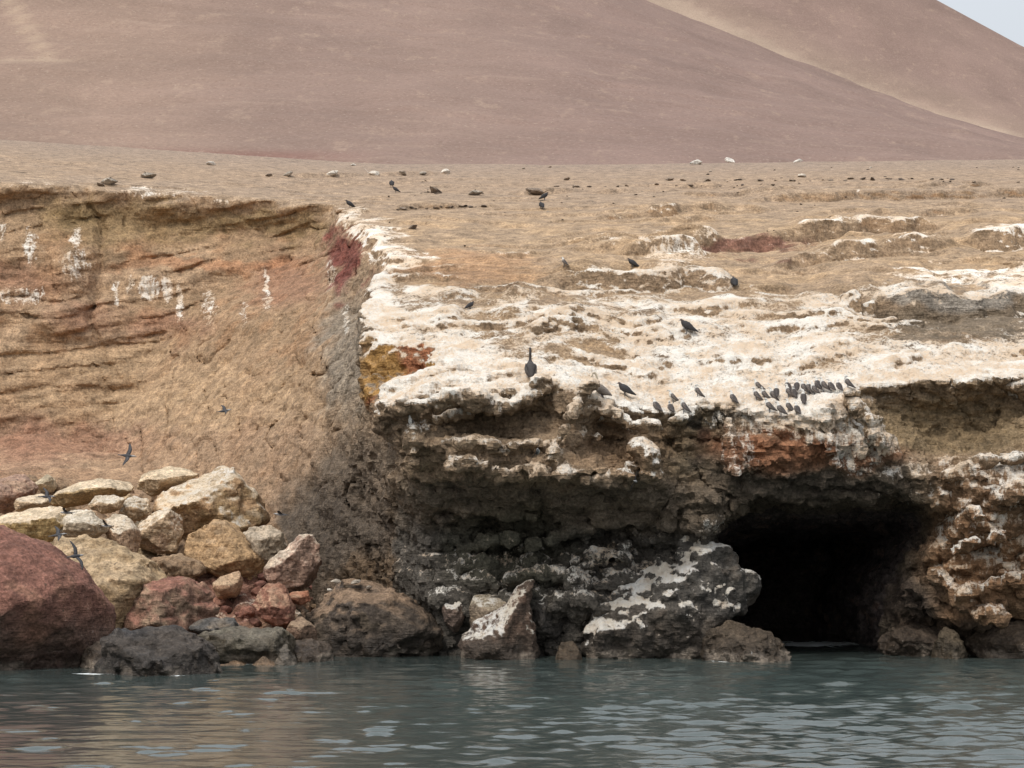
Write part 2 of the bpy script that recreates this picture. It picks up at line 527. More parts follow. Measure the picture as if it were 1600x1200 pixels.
def ztop(X, Y, full=False):
    z = np.interp(Y, _py, _pz).astype(f32) + tilt(X, Y)
    z = z + np.interp(X, _lx, _loff) * np.exp(-np.clip(Y - 79, 0, 200) / 7.0)
    wob = vnoise(X * 0.55, Y * 0.4, X * 0 + 3.3) * 0.7 + vnoise(X * 1.7, Y * 1.2, X * 0 + 8.1) * 0.28
    near = np.zeros_like(z)
    for lx, ly, h_, w_, uc in LEDW:
        ix = np.nonzero((X > lx[0] - 2.6) & (X < lx[-1] + 2.6) & (Y > ly.min() - 8) & (Y < ly.max() + 5 * w_))[0]
        if len(ix) == 0:
            continue
        Xi, Yi, wi = X[ix], Y[ix], wob[ix]
        d = Yi - np.interp(Xi, lx, ly) + wi
        e = sstep(lx[0] - 1.4, lx[0] + 1.0, Xi + wi) * (1 - sstep(lx[-1] - 1.0, lx[-1] + 1.4, Xi + wi))
        b0 = 0.6 if h_ > 0.45 else 0.25
        e = e * (b0 + (1 - b0) * sstep(-0.45, 0.15, vnoise(Xi * 0.55 + h_ * 31, Yi * 0.1, Xi * 0 + w_)))
        up = sstep(-0.16, 0.16, d)
        z[ix] += (e * (h_ * up * np.exp(-np.clip(d, 0, 60) / w_) - uc * (1 - up) * np.exp(np.clip(d, -40, 0) / 1.8))).astype(z.dtype)
        if full and h_ > 0:
            near[ix] = np.maximum(near[ix], e * min(1.0, h_ * 1.6) * sstep(-0.9, 0.0, d) * (1 - sstep(0.8, 4.0, d)))
    # small worn steps of the bedding
    ph = (Y - 79) / 2.7 + 1.6 * vnoise(X * 0.11, Y * 0.13, X * 0 + 1.7) + 0.5 * wob
    fr = ph - np.floor(ph)
    msk = sstep(-0.2, 0.5, vnoise(X * 0.23, Y * 0.3, X * 0 + 6.1)) * (1 - 0.6 * sstep(100, 130, Y)) * (1 - sstep(140, 170, Y))
    st = sstep(0, 0.10, fr) * (1 - fr)
    z = z + 0.38 * (st - 0.5) * msk
    z = z + (1 - 0.72 * sstep(104, 130, Y)) * (0.22 * vnoise(X * 0.35, Y * 0.25, X * 0 + 0.5) + 0.10 * vnoise(X * 1.1, Y * 0.8, X * 0 + 4.5))
    if full:
        near = np.maximum(near, msk * sstep(0.0, 0.1, fr) * (1 - sstep(0.2, 0.7, fr)) * 0.8)
        return z, near
    return z


PXC = [400, 550, 600, 650, 700, 750, 800, 850, 900, 950, 1000, 1050, 1100, 1150, 1200, 1250, 1300, 1350, 1400, 1450, 1500, 1550, 1600, 1650]
ROWS = {
    560: [79, 78, 78, 77.5, 77.5, 77.8, 78, 78.2, 77.8, 78.2, 78.6, 79.2, 79.6, 79.2, 78.8, 78.6, 78.6, 79.4, 79.8, 80, 80, 80, 80, 80],
    600: [79, 78, 78, 77.5, 77.5, 77.8, 78, 78.2, 77.8, 78.2, 78.6, 79.2, 79.6, 79.2, 78.8, 78.6, 78.6, 79.4, 79.8, 80, 80, 80, 80, 80],
    622: [79, 78, 78, 77.4, 77.5, 78.0, 78.4, 78.8, 77.6, 78.2, 78.6, 79.2, 79.6, 79.2, 78.7, 78.5, 78.5, 80.2, 80.6, 80.8, 80.8, 80.8, 80.8, 80.8],
    640: [79, 78, 77.9, 77.6, 78.4, 78.9, 79.1, 79.1, 77.5, 78.3, 78.6, 79.2, 79.7, 79.2, 78.6, 78.4, 78.4, 80.2, 80.7, 80.9, 80.9, 80.9, 80.9, 80.9],
    662: [83, 80, 79.4, 78.2, 78.9, 79.3, 79.4, 78.8, 77.5, 79.1, 79.0, 79.8, 80.2, 79.3, 78.5, 78.3, 78.3, 79.6, 80.6, 80.8, 80.8, 80.6, 80.5, 80.5],
    682: [84, 83, 81, 78.3, 78.5, 79.0, 79.1, 78.4, 77.6, 79.4, 79.2, 80.0, 80.3, 79.2, 78.5, 78.3, 78.2, 79.0, 80.2, 80.4, 80.3, 80.0, 79.9, 79.8],
    700: [84, 84, 82, 78.2, 77.5, 77.4, 77.5, 77.6, 77.8, 79.4, 78.2, 80.0, 80.2, 78.9, 78.5, 78.4, 78.2, 78.6, 79.7, 79.9, 79.6, 79.2, 79.0, 79],
    725: [84, 84, 82, 78.4, 77.4, 77.3, 77.4, 77.3, 77.5, 78.8, 77.5, 79.9, 80.1, 79.0, 78.9, 78.8, 78.5, 78.5, 79.1, 79.2, 79.0, 78.6, 78.4, 78.4],
    745: [84, 84, 82, 78.8, 77.9, 77.8, 77.8, 77.6, 77.3, 77.8, 78.2, 79.7, 79.9, 79.4, 79.2, 79.1, 78.8, 78.6, 78.8, 78.8, 78.6, 78.3, 78.1, 78.1],
    765: [84, 84, 82.5, 79.4, 79.2, 79.5, 79.5, 79.1, 78.9, 79.2, 79.4, 80.0, 80.0, 79.6, 79.4, 79.3, 79.0, 78.7, 78.6, 78.4, 78.2, 78, 77.9, 77.9],
    790: [84, 84, 83, 80.4, 80.6, 81.4, 81.4, 80.8, 80.2, 80.6, 80.8, 80.6, 80.2, 79.8, 79.6, 79.5, 79.3, 79, 78.6, 78.2, 78, 77.8, 77.7, 77.7],
    820: [85, 85, 84.5, 82.2, 82.2, 82.6, 82.6, 82.2, 81.4, 82.0, 82.0, 81.4, 80.6, 80.8, 80.8, 80.8, 80.6, 80.4, 79.9, 78.9, 78.2, 77.9, 77.8, 77.8],
    860: [85, 85, 85, 83, 82.4, 82.2, 82.6, 82.2, 81.8, 82.0, 82.2, 81.8, 81.6, 82, 82, 82, 82, 82, 80.8, 79.6, 78.8, 78.4, 78.2, 78.2],
    900: [85, 85, 85, 83, 82.2, 81.8, 82.2, 81.6, 81.4, 81.8, 82.0, 81.8, 82, 82, 82, 82, 82, 82, 80.8, 80.4, 79.6, 78.9, 78.5, 78.4],
    940: [85, 85, 85, 83, 81.7, 81.4, 81.6, 81.2, 81.0, 81.5, 81.8, 82, 82, 82, 82, 82, 82, 82, 81, 80.2, 79.4, 78.9, 78.7, 78.6],
    980: [85, 85, 85, 83, 81.4, 81.2, 81.2, 81, 80.8, 81.0, 81.2, 81.4, 82, 82, 82, 82, 82, 82.4, 81.8, 81.2, 80.6, 80.2, 79.9, 79.8],
    1080: [85, 85, 85, 83, 81.4, 81.2, 81.2, 81, 80.8, 81.0, 81.2, 81.4, 82, 82, 82, 82, 82, 82.4, 81.8, 81.2, 80.6, 80.2, 79.9, 79.8],
}
for _r in (765, 790, 820, 860, 900, 940):
    ROWS[_r] = [v_ - (0.9 if 640 < p_ < 1110 and v_ > 79.3 else 0) for p_, v_ in zip(PXC, ROWS[_r])]
for _r in (860, 900, 940, 980, 1080):
    ROWS[_r] = [v_ + ((1.4 if _r > 960 else 0.7) if p_ >= 1400 else 0) for p_, v_ in zip(PXC, ROWS[_r])]
_rk = sorted(ROWS, reverse=True)                       # from low z to high z
YF = Table([(p - 800) / 40.0 for p in PXC], [CAMH + (HZ - r) / 40.0 for r in _rk], [ROWS[r] for r in _rk], 520, 400)

XS_Y = [70, 76, 79.5, 81, 82, 86, 87.5, 92, 98, 106, 113, 120, 127, 140]
XS_R = [0, 0.10, 0.15, 0.25, 0.4, 0.6, 1.0, 1.3]
XS_V = [[-4.9, -4.9, -5.3, -5.0, -3.5, -3.3, -6.2, -6.6, -6.9, -6.4, -7.9, -9.4, -11.2, -14],
        [-5.0, -5.0, -5.5, -5.2, -3.8, -3.6, -6.3, -6.7, -7.2, -7.4, -9.2, -10.6, -12.5, -16],
        [-5.0, -5.0, -5.5, -5.7, -5.9, -6.1, -6.3, -6.7, -7.4, -8.0, -10.2, -12, -14, -18],
        [-4.0, -4.0, -4.4, -4.7, -5.0, -5.7, -6.1, -7.0, -8.2, -10.2, -13, -17, -20, -24],
        [-3.5, -3.5, -3.9, -4.3, -4.6, -5.5, -6.0, -7.3, -9.0, -12, -16, -20, -24, -28],
        [-2.7, -2.7, -2.9, -3.3, -3.6, -5.0, -5.7, -7.8, -10.6, -15, -20, -24, -28, -30],
        [-2.6, -2.6, -2.7, -3.1, -3.4, -5.0, -5.8, -8.4, -12, -17, -22, -26, -30, -32],
        [-2.6, -2.6, -2.7, -3.1, -3.4, -5.0, -5.8, -8.4, -12, -17, -22, -26, -30, -32]]
XSIDE = Table(XS_Y, XS_R, XS_V, 300, 200)

CAVE = [((p - 800) / 39.2, CAMH + (HZ - q) / 39.2) for p, q in
        [(1100, 1110), (1112, 900), (1104, 850), (1118, 818), (1165, 786), (1225, 772), (1300, 776), (1370, 770), (1440, 772), (1476, 800),
         (1466, 845), (1430, 888), (1416, 930), (1412, 1000), (1412, 1110)]]


_gx = np.arange(-41, 40, 0.09); _gy = np.arange(72, 137, 0.09)
_GX, _GY = np.meshgrid(_gx.astype(f32), _gy.astype(f32), indexing='ij')
_ZT = ztop(_GX.ravel(), _GY.ravel()).reshape(_GX.shape).astype(f32)


def ztop_fast(X, Y):
    u = np.clip((X + 41) / 0.09, 0, _ZT.shape[0] - 1.01); v = np.clip((Y - 72) / 0.09, 0, _ZT.shape[1] - 1.01)
    i = u.astype(np.int32); j = v.astype(np.int32); fu = u - i; fv = v - j
    return (_ZT[i, j] * (1 - fu) + _ZT[i + 1, j] * fu) * (1 - fv) + (_ZT[i, j + 1] * (1 - fu) + _ZT[i + 1, j + 1] * fu) * fv


ZB0 = float(ztop(np.array([-20.0], f32), np.array([127.0], f32))[0])


def yback(X, Z, zt):
    yb = 127.6 - 0.40 * (zt - Z) - 0.9 * np.exp(-((zt - Z) / 0.9) ** 2) + 0.5 * np.exp(-((zt - Z - 2.0) / 0.8) ** 2)
    yb = yb + 1.2 * np.exp(-((X + 22) / 5) ** 2) * sstep(18, 26, Z)
    # bulging buttress and cracks on the left
    yb = yb - 1.3 * np.exp(-((X + 27.3) / 1.6) ** 2) * sstep(16.5, 18, Z) * (1 - sstep(22.4, 23.4, Z))
    yb = yb - 1.0 * sstep(-33, -36, X)
    yb = yb + 0.6 * np.exp(-((X + 25.2 + 0.16 * (Z - 20) + 0.9 * vnoise(Z * 0.5, Z * 0, Z * 0 + 2)) / 0.3) ** 2) * sstep(13, 17, Z)
    return yb


def talus(X, Y):
    z = -0.6 + 0.235 * (Y - 74.5) + 0.9 * vnoise(X * 0.25, Y * 0.25, X * 0 + 2.2)
    z = z + 1.5 * np.exp(-((X + 17) / 6.0) ** 2 - ((Y - 91) / 6.0) ** 2)
    return z - 5.0 * sstep(-9.5, -6.0, X + 0.13 * (Y - 80)) - 2.0 * sstep(-25, -30, X) * sstep(84, 78, Y)


RIBS = [  # worn ribs, lobes and ledges of the headland: (photo pixel, distance) chain, radius, flattening, guano
    ([(606, 636, 78.0), (640, 634, 77.4), (700, 622, 77.2), (745, 628, 77.5)], 0.42, 1.0, 0.62),
    ([(745, 632, 77.6), (775, 640, 77.6), (815, 628, 77.8), (850, 606, 78.0)], 0.26, 1.0, 0.64),
    ([(645, 668, 77.9), (690, 652, 78.2), (735, 642, 78.4)], 0.26, 1.0, 0.55),
    ([(646, 672, 78.0), (648, 720, 78.2)], 0.26, 1.0, 0.42),
    ([(702, 692, 77.5), (740, 690, 77.3), (790, 698, 77.3), (852, 690, 77.5)], 0.17, 1.2, 0.62),
    ([(704, 724, 77.3), (755, 727, 77.0), (795, 740, 77.0), (820, 732, 77.1), (850, 738, 77.2)], 0.24, 1.0, 0.68),
    ([(918, 606, 77.6), (900, 632, 77.3), (888, 664, 77.2), (870, 690, 77.2), (862, 716, 77.0)], 0.30, 1.0, 0.56),
    ([(862, 716, 77.0), (885, 738, 76.9), (925, 752, 77.1), (965, 746, 77.4), (992, 728, 77.4)], 0.26, 1.0, 0.60),
    ([(1003, 702, 77.6), (1014, 716, 77.3), (1018, 738, 77.5)], 0.48, 1.0, 0.62),
    ([(912, 676, 78.3), (935, 684, 78.2), (955, 676, 78.5)], 0.14, 1.0, 0.66),
    ([(930, 634, 78.0), (965, 656, 78.1), (1000, 668, 78.2), (1040, 664, 78.6), (1085, 645, 79.1)], 0.30, 1.1, 0.66),
    ([(1325, 622, 78.6), (1360, 660, 78.2), (1392, 704, 78.3)], 0.36, 1.0, 0.52),
    ([(1138, 660, 79.0), (1142, 700, 78.7), (1150, 736, 78.8)], 0.30, 1.0, 0.45),
    ([(1290, 640, 78.3), (1300, 690, 78.0), (1315, 728, 78.2)], 0.30, 1.0, 0.52),
    ([(925, 868, 80.9), (960, 864, 80.8), (992, 872, 81.0)], 0.36, 1.0, 0.60),
    ([(790, 868, 81.6), (815, 858, 81.4), (842, 850, 81.5)], 0.26, 1.0, 0.55),
    ([(1098, 832, 80.0), (1124, 818, 79.8)], 0.32, 1.0, 0.60),
    ([(905, 905, 81.0), (900, 880, 81.0)], 0.40, 1.0, 0.55),
    ([(1000, 800, 80.6), (990, 850, 81.2), (985, 880, 81.6)], 0.35, 1.0, 0.0),
    ([(1060, 770, 79.6), (1040, 820, 80.6)], 0.42, 1.0, 0.2),
    ([(690, 812, 81.0), (750, 794, 80.7), (835, 808, 80.7)], 0.36, 1.1, 0.0),
    ([(835, 850, 81.2), (930, 818, 80.8), (1015, 802, 80.6)], 0.42, 1.1, 0.0),
    ([(715, 856, 81.5), (795, 838, 81.2)], 0.36, 1.1, 0.15),
    ([(865, 905, 81.0), (975, 856, 81.0), (1085, 828, 80.8)], 0.36, 1.1, 0.25),
    ([(800, 905, 80.9), (870, 890, 80.7), (900, 915, 80.6)], 0.50, 1.0, 0.5),
    ([(1480, 745, 78.4), (1530, 722, 78.2), (1600, 715, 78.2)], 0.26, 1.0, 0.60),
    ([(1470, 790, 78.0), (1520, 800, 77.6), (1560, 830, 77.4)], 0.30, 1.0, 0.55),
    ([(1440, 872, 79.0), (1510, 852, 78.0), (1600, 818, 77.5)], 0.28, 1.0, 0.48),
    ([(1500, 930, 78.8), (1540, 915, 78.4), (1590, 900, 78.1)], 0.34, 1.0, 0.55),
    ([(1470, 900, 79.4), (1520, 955, 79.0), (1560, 960, 78.6)], 0.36, 1.0, 0.50),
    ([(1425, 915, 81.0), (1470, 955, 80.6), (1530, 970, 80.2)], 0.40, 1.0, 0.0),
    ([(1560, 780, 77.6), (1600, 770, 77.5), (1640, 790, 77.6)], 0.32, 1.0, 0.55),
]
RSEG = []
for _p, _r, _fl, _g in RIBS:
    _w = [np.array(at(*q)) for q in _p]
    for _a, _b in zip(_w[:-1], _w[1:]):
        RSEG.append((_a, _b, _r * 0.86, _fl, _g * 0.93))


def ribs(X, Y, Z, want_g=False):
    d = np.full(X.shape, 9.0, f32); g = np.zeros(X.shape, f32)
    for a, b, r, fl, gg in RSEG:
        ix = np.nonzero((np.abs(X - (a[0] + b[0]) / 2) < abs(a[0] - b[0]) / 2 + r + 0.7) & (np.abs(Z - (a[2] + b[2]) / 2) < abs(a[2] - b[2]) / 2 + r + 0.7))[0]
        if len(ix) == 0: continue
        e = b - a
        wx, wy, wz = X[ix] - a[0], Y[ix] - a[1], Z[ix] - a[2]
        t = np.clip((wx * e[0] + wy * e[1] + wz * e[2]) / e.dot(e), 0, 1)
        q = np.sqrt((wx - e[0] * t) ** 2 + ((wy - e[1] * t) * 0.7) ** 2 + ((wz - e[2] * t) * fl) ** 2) - r
        if want_g:
            g[ix] = np.maximum(g[ix], gg * sstep(0.32, 0.05, q))
        d[ix] = np.minimum(d[ix], q)
    return (d, g) if want_g else d


def terrain(X, Y, Z):
    zt = ztop_fast(X, Y)
    T = (Z - zt) * 0.94
    L = Z - 0.26 * (Y - 79) - 0.15 * (X + 11) * sstep(92, 106, Y) + 0.35 * vnoise(X * 0.12, Y * 0.12, Z * 0.1)
    strat = vnoise(X * 0.22, Y * 0.22, L * 1.25) * 0.65 + vnoise(X * 0.5 + 9, Y * 0.5, L * 3.1) * 0.35
    big = vnoise(X * 0.33, Y * 0.33 + 4, Z * 0.33)
    lf = L * 0.85 + 0.55 * big + 0.25 * strat
    lf = lf - np.floor(lf)
    bed = (sstep(0, 0.14, lf) * (1 - lf) - 0.45) * sstep(-0.35, 0.35, vnoise(X * 0.3 + 20, Y * 0.3, L * 0.6))
    med = vnoise(X * 0.95, Y * 0.95, Z * 0.95 + 7)
    sm = ridged(X * 1.15, Y * 1.15, Z * 1.3, 2)
    w1 = vnoise(X * 0.7 + 3, Y * 0.3, Z * 0.8); w2 = vnoise(X * 0.8 + 11, Y * 0.3, Z * 0.7 + 5)
    F = YF(X + 0.5 * w1 + 0.22 * med, Z + 0.34 * w2 + 0.16 * med) - Y
    rr = (zt - Z) / np.maximum(zt, 3.0)
    S = XSIDE(Y, rr) - X
    head = smax(F * 0.85, S * 0.95, 0.45)
    low = 1 - sstep(5.0, 8.5, Z)
    wS = sstep(-0.6, 0.9, S * 0.95 - F * 0.85)
    crev = np.abs(vnoise(X * 0.6 + 0.3 * Z, Y * 0.6 + 40, Z * 0.35))
    head = head - 0.40 * (1 - 0.7 * wS) * bed + (0.45 - 0.2 * wS) * strat + 0.34 * big + (0.30 - 0.16 * wS) * med + (0.13 + 0.17 * low) * (1 - 0.75 * wS) * sm
    head = head + 0.35 * np.exp(-(crev / 0.045) ** 2)
    # slanting joint on the right foot of the cliff
    jl = Z - (2.9 + (X - 14.8) * 0.40)
    head = head + 0.7 * np.exp(-(jl / 0.22) ** 2) * sstep(13.5, 15, X)
    zb = ZB0 + np.clip(-20 - X, -9, 40) * 0.065
    bay = (yback(X, Z, zb) - Y) * 0.88 - 0.27 * bed + 0.42 * strat + 0.38 * big + 0.12 * med + 0.05 * sm + 0.16 * np.exp(-(crev / 0.06) ** 2)
    body = smin(head, bay, 0.7)
    d = smax(T, body, 0.22)
    ri = np.nonzero((Y < 83.5) & (Z > 0.5) & (Z < 12.0) & (X > -6.5) & (np.abs(d) < 2.5))[0]
    if len(ri):
        d[ri] = smin(d[ri], ribs(X[ri], Y[ri], Z[ri]) + 0.16 * med[ri] + 0.14 * sm[ri] + 0.20 * strat[ri] - 0.22 * bed[ri], 0.12)
    d = smin(d, (Z - talus(X, Y)) * 0.95 + 0.25 * med, 0.5)
    # sea cave
    tp = np.clip((Y - 82) / 30.0, 0, 1)
    cx = 11.9
    c = poly_sdf(cx + (X - cx) * (1 + 0.25 * tp) - 1.5 * tp, np.where(Z > 0, Z * (1 + 0.5 * tp), Z), CAVE)
    c = c + 0.30 * med + 0.22 * sm + 0.2 * big
    c = smax(c, Y - (109 + 2.0 * big + 3 * vnoise(X * 0.4, Z * 0.3, X * 0)), 0.5)
    d = smax(d, -c, 0.25)
    return d.astype(f32)


import time
_t0 = time.time()
CELL = 0.12
V, Q = surface_nets(terrain, (-40, 73.0, -1.2), (38, 135.2, 29.0), CELL, B=8, C=4, margin=0.75)
print('terrain', len(V), len(Q), time.time() - _t0)
NRM = vert_normals(V, Q)
x, y, z = [V[:, a].astype(f32) for a in range(3)]
zt, nearl = ztop(x, y, True)
istop = sstep(0.9, 0.25, zt - z) * sstep(0.35, 0.6, NRM[:, 2])
fine = 0.13 * ridged(x * 2.6, y * 2.6, z * 3.2, 2) + 0.07 * fbm(x * 5, y * 5, z * 6, 2)
_ci = np.nonzero((y < 112) & (zt - z > 0.2))[0]
cong = np.zeros_like(x)
cong[_ci] = (0.45 - worley(x[_ci] * 1.6, y[_ci] * 1.6, z[_ci] * 1.9)) * 0.22 + (0.45 - worley(x[_ci] * 3.1 + 5, y[_ci] * 3.1, z[_ci] * 3.4)) * 0.14
_ti = np.nonzero((x < -5.5) & (y < 108) & (z < 12))[0]
chunk = np.zeros_like(x); chunk[_ti] = (0.5 - worley(x[_ti] * 0.9, y[_ti] * 0.9, z[_ti])) * 0.75
talm = sstep(1.2, 0.4, z - talus(x, y)) * (x < -5.5) * (y < 108)
lowf = (1 - sstep(6.0, 7.6, z)) * sstep(90, 86, y)
frontm = sstep(94, 88, y)
disp = fine * (0.40 + 0.60 * frontm) * (1 - istop * (0.35 + 0.40 * sstep(80, 100, y))) + cong * (0.2 + 0.6 * lowf * sstep(0.1, 0.6, -NRM[:, 1])) * (0.4 + 0.9 * sstep(-0.3, 0.5, vnoise(x * 0.5, y * 0.5, z * 0.5))) * (1 - istop)
disp = disp + 0.10 * istop * fbm(x * 1.3, y * 1.3, z * 2, 3) * sstep(118, 100, y)
disp = disp + talm * chunk
disp = np.clip(disp, -0.5, 0.5)
V = V + NRM * disp[:, None]
NRM = vert_normals(V, Q)
x, y, z = [V[:, a].astype(f32) for a in range(3)]
nz = NRM[:, 2]

# ---- colours of the rock, as found on the place (albedo) -----------------------------------------
U = 800 + FPX * x / y
Vp = HZ - FPX * (z - CAMH) / y
L = z - 0.26 * (y - 79) - 0.15 * (x + 11) * sstep(92, 106, y) + 0.5 * vnoise(x * 0.12, y * 0.12, z * 0.1)
nA = fbm(x * 0.5, y * 0.5, z * 0.6, 4)
nB = fbm(x * 1.6, y * 1.6, z * 2.2, 3)
nC = fbm(x * 0.15, y * 0.15, L * 0.9, 3)
wu = U + 22 * nA + 8 * nB
wv = Vp + 16 * fbm(x * 0.6 + 30, y * 0.6, z * 0.7, 3) + 6 * nB
C = np.empty((len(x), 3), f32)


def C3(*c): return np.array(c, f32)


def mixto(C, m, c):
    m = np.clip(m, 0, 1)[:, None]
    return C * (1 - m) + C3(*c) * m


def blob(px, py, rx, ry, soft=0.5):
    r = np.sqrt(((wu - px) / rx) ** 2 + ((wv - py) / ry) ** 2)
    return 1 - sstep(1 - soft, 1 + soft, r)


front = (y < 90)
istop2 = sstep(1.2, 0.3, zt - z) * sstep(0.2, 0.5, nz)
# bay wall
C[:] = C3(0.325, 0.214, 0.128)
C = mixto(C, sstep(-0.1, 0.7, nC) * 0.6, (0.285, 0.190, 0.112))
C = mixto(C, sstep(0.1, 0.8, -nC) * 0.6, (0.38, 0.262, 0.168))
C = mixto(C, sstep(0.1, 0.7, nA) * 0.5, (0.30, 0.165, 0.085))
C = mixto(C, sstep(560, 700, wv) * 0.45, (0.33, 0.22, 0.145))
C = mixto(C, sstep(340, 520, wu) * sstep(480, 720, wv) * 0.55, (0.25, 0.175, 0.115))
for a in [(30, 440, 75, 26), (255, 515, 70, 20), (120, 490, 45, 18), (130, 690, 90, 26), (20, 690, 60, 50), (450, 440, 60, 40)]:
    C = mixto(C, blob(*a, 0.8) * 0.5, (0.25, 0.115, 0.075))
for a in [(200, 350, 160, 30), (420, 350, 110, 16), (100, 330, 60, 20)]:
    C = mixto(C, blob(*a) * 0.55, (0.24, 0.165, 0.075))
for a in [(250, 600, 260, 40), (120, 560, 120, 22), (300, 640, 200, 30)]:
    C = mixto(C, blob(*a) * 0.5, (0.40, 0.275, 0.165))
C = mixto(C, blob(330, 410, 160, 12) * 0.5, (0.36, 0.16, 0.075))
# side of the headland
side = (sstep(470, 520, wu + 0 * wv) * (1 - front)) + front * 1.0
C = mixto(C, sstep(485, 540, wu + 12 * nB) * sstep(330, 360, wv) * (1 - istop2) * 0.85, (0.30, 0.215, 0.14))
for a in [(540, 400, 26, 50), (528, 440, 16, 26)]:
    C = mixto(C, blob(*a) * 0.95, (0.19, 0.060, 0.045))
C = mixto(C, blob(545, 560, 40, 90) * 0.7, (0.25, 0.215, 0.17))
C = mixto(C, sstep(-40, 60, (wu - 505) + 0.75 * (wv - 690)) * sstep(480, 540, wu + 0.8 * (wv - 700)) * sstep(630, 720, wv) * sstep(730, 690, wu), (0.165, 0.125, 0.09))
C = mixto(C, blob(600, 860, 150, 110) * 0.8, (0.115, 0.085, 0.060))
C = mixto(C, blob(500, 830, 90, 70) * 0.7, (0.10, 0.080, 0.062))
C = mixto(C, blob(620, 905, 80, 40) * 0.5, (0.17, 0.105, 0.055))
# front of the headland
fr_ = sstep(91, 87, y) * sstep(600, 640, wu) * (1 - istop2)
C = mixto(C, fr_, (0.30, 0.215, 0.140))
C = mixto(C, fr_ * sstep(0.0, 0.7, nC + 0.4 * nB) * 0.8, (0.21, 0.150, 0.10))
C = mixto(C, fr_ * blob(1090, 690, 80, 70) * 0.7, (0.17, 0.135, 0.085))
C = mixto(C, fr_ * sstep(0.25, 0.6, nB + 0.3 * nA) * blob(1090, 680, 90, 60) * 0.8, (0.05, 0.045, 0.04))
C = mixto(C, fr_ * blob(970, 695, 90, 45) * 0.6, (0.26, 0.165, 0.095))
C = mixto(C, fr_ * blob(1230, 705, 110, 34) * 0.95, (0.30, 0.135, 0.070))
C = mixto(C, fr_ * blob(1370, 712, 50, 24) * 0.9, (0.30, 0.135, 0.070))
C = mixto(C, fr_ * blob(1480, 660, 150, 50) * 0.8, (0.23, 0.165, 0.090))
C = mixto(C, fr_ * sstep(705, 745, wv) * sstep(1080, 1130, wu) * sstep(1480, 1400, wu), (0.135, 0.105, 0.075))
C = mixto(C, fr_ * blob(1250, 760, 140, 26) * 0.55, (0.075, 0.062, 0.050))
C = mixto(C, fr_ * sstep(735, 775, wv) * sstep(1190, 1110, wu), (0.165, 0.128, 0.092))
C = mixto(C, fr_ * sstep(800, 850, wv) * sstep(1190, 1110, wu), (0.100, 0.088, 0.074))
C = mixto(C, fr_ * blob(800, 860, 90, 60) * 0.35, (0.10, 0.10, 0.055))
C = mixto(C, fr_ * sstep(1430, 1490, wu) * sstep(690, 760, wv), (0.27, 0.165, 0.095))
C = mixto(C, fr_ * blob(1540, 870, 90, 60) * 0.6, (0.28, 0.150, 0.075))
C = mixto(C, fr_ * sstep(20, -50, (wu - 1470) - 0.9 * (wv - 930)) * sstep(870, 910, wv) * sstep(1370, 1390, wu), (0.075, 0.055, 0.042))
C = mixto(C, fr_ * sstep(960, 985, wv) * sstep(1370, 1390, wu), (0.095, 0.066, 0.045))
# notch of bright sandstone behind the foremost slab
nt_ = sstep(80.6, 81.6, y) * sstep(88.5, 87.0, y) * sstep(-7.2, -6.6, x) * sstep(-2.2, -2.9, x) * sstep(0.75, 0.45, nz) * sstep(10.0, 10.5, z)
C = mixto(C, nt_, (0.40, 0.225, 0.075))
C = mixto(C, nt_ * sstep(0.0, 0.5, nA), (0.36, 0.15, 0.075))
# inside the cave
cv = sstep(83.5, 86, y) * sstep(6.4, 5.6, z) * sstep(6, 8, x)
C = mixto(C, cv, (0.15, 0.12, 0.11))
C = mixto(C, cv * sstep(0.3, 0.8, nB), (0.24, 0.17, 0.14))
# slope on top
sand = C3(0.40, 0.275, 0.165)
C = mixto(C, istop2, (0.345, 0.240, 0.148))
C = mixto(C, istop2 * sstep(-0.1, 0.6, nA) * 0.5, (0.285, 0.205, 0.138))
C = mixto(C, istop2 * sstep(0.0, 0.6, -nA) * 0.5, (0.39, 0.262, 0.150))
C = mixto(C, istop2 * sstep(112, 135, y) * 0.55, (0.28, 0.208, 0.155))
C = mixto(C, istop2 * blob(720, 420, 120, 22) * 0.6, (0.37, 0.205, 0.105))
# edges of worn steps: darker where the faces steepen
C = mixto(C, istop2 * nearl * sstep(0.9, 0.6, nz) * 0.4, (0.22, 0.16, 0.11))
# grey bed behind the shelf on the right
C = mixto(C, blob(1520, 462, 130, 26, 0.3) * sstep(0.93, 0.75, nz), (0.28, 0.245, 0.205))
C = mixto(C, blob(1510, 508, 130, 26, 0.4) * (y > 85), (0.19, 0.145, 0.10))
C = mixto(C, blob(1170, 385, 80, 16, 0.4) * sstep(0.95, 0.8, nz), (0.20, 0.105, 0.075))
# talus
tz = talus(x, y)
tal = sstep(0.9, 0.3, z - tz) * sstep(108, 104, y) * (x < -5.5)
C = mixto(C, tal, (0.28, 0.185, 0.115))
C = mixto(C, tal * blob(370, 930, 90, 60), (0.225, 0.115, 0.080))
# tidal zone: algae-dark, wet
tide = sstep(1.0, 0.25, z + 0.35 * nA) * sstep(100, 90, y)
C = C * (1 - 0.45 * tide[:, None])
C *= (1 + 0.16 * nB)[:, None]

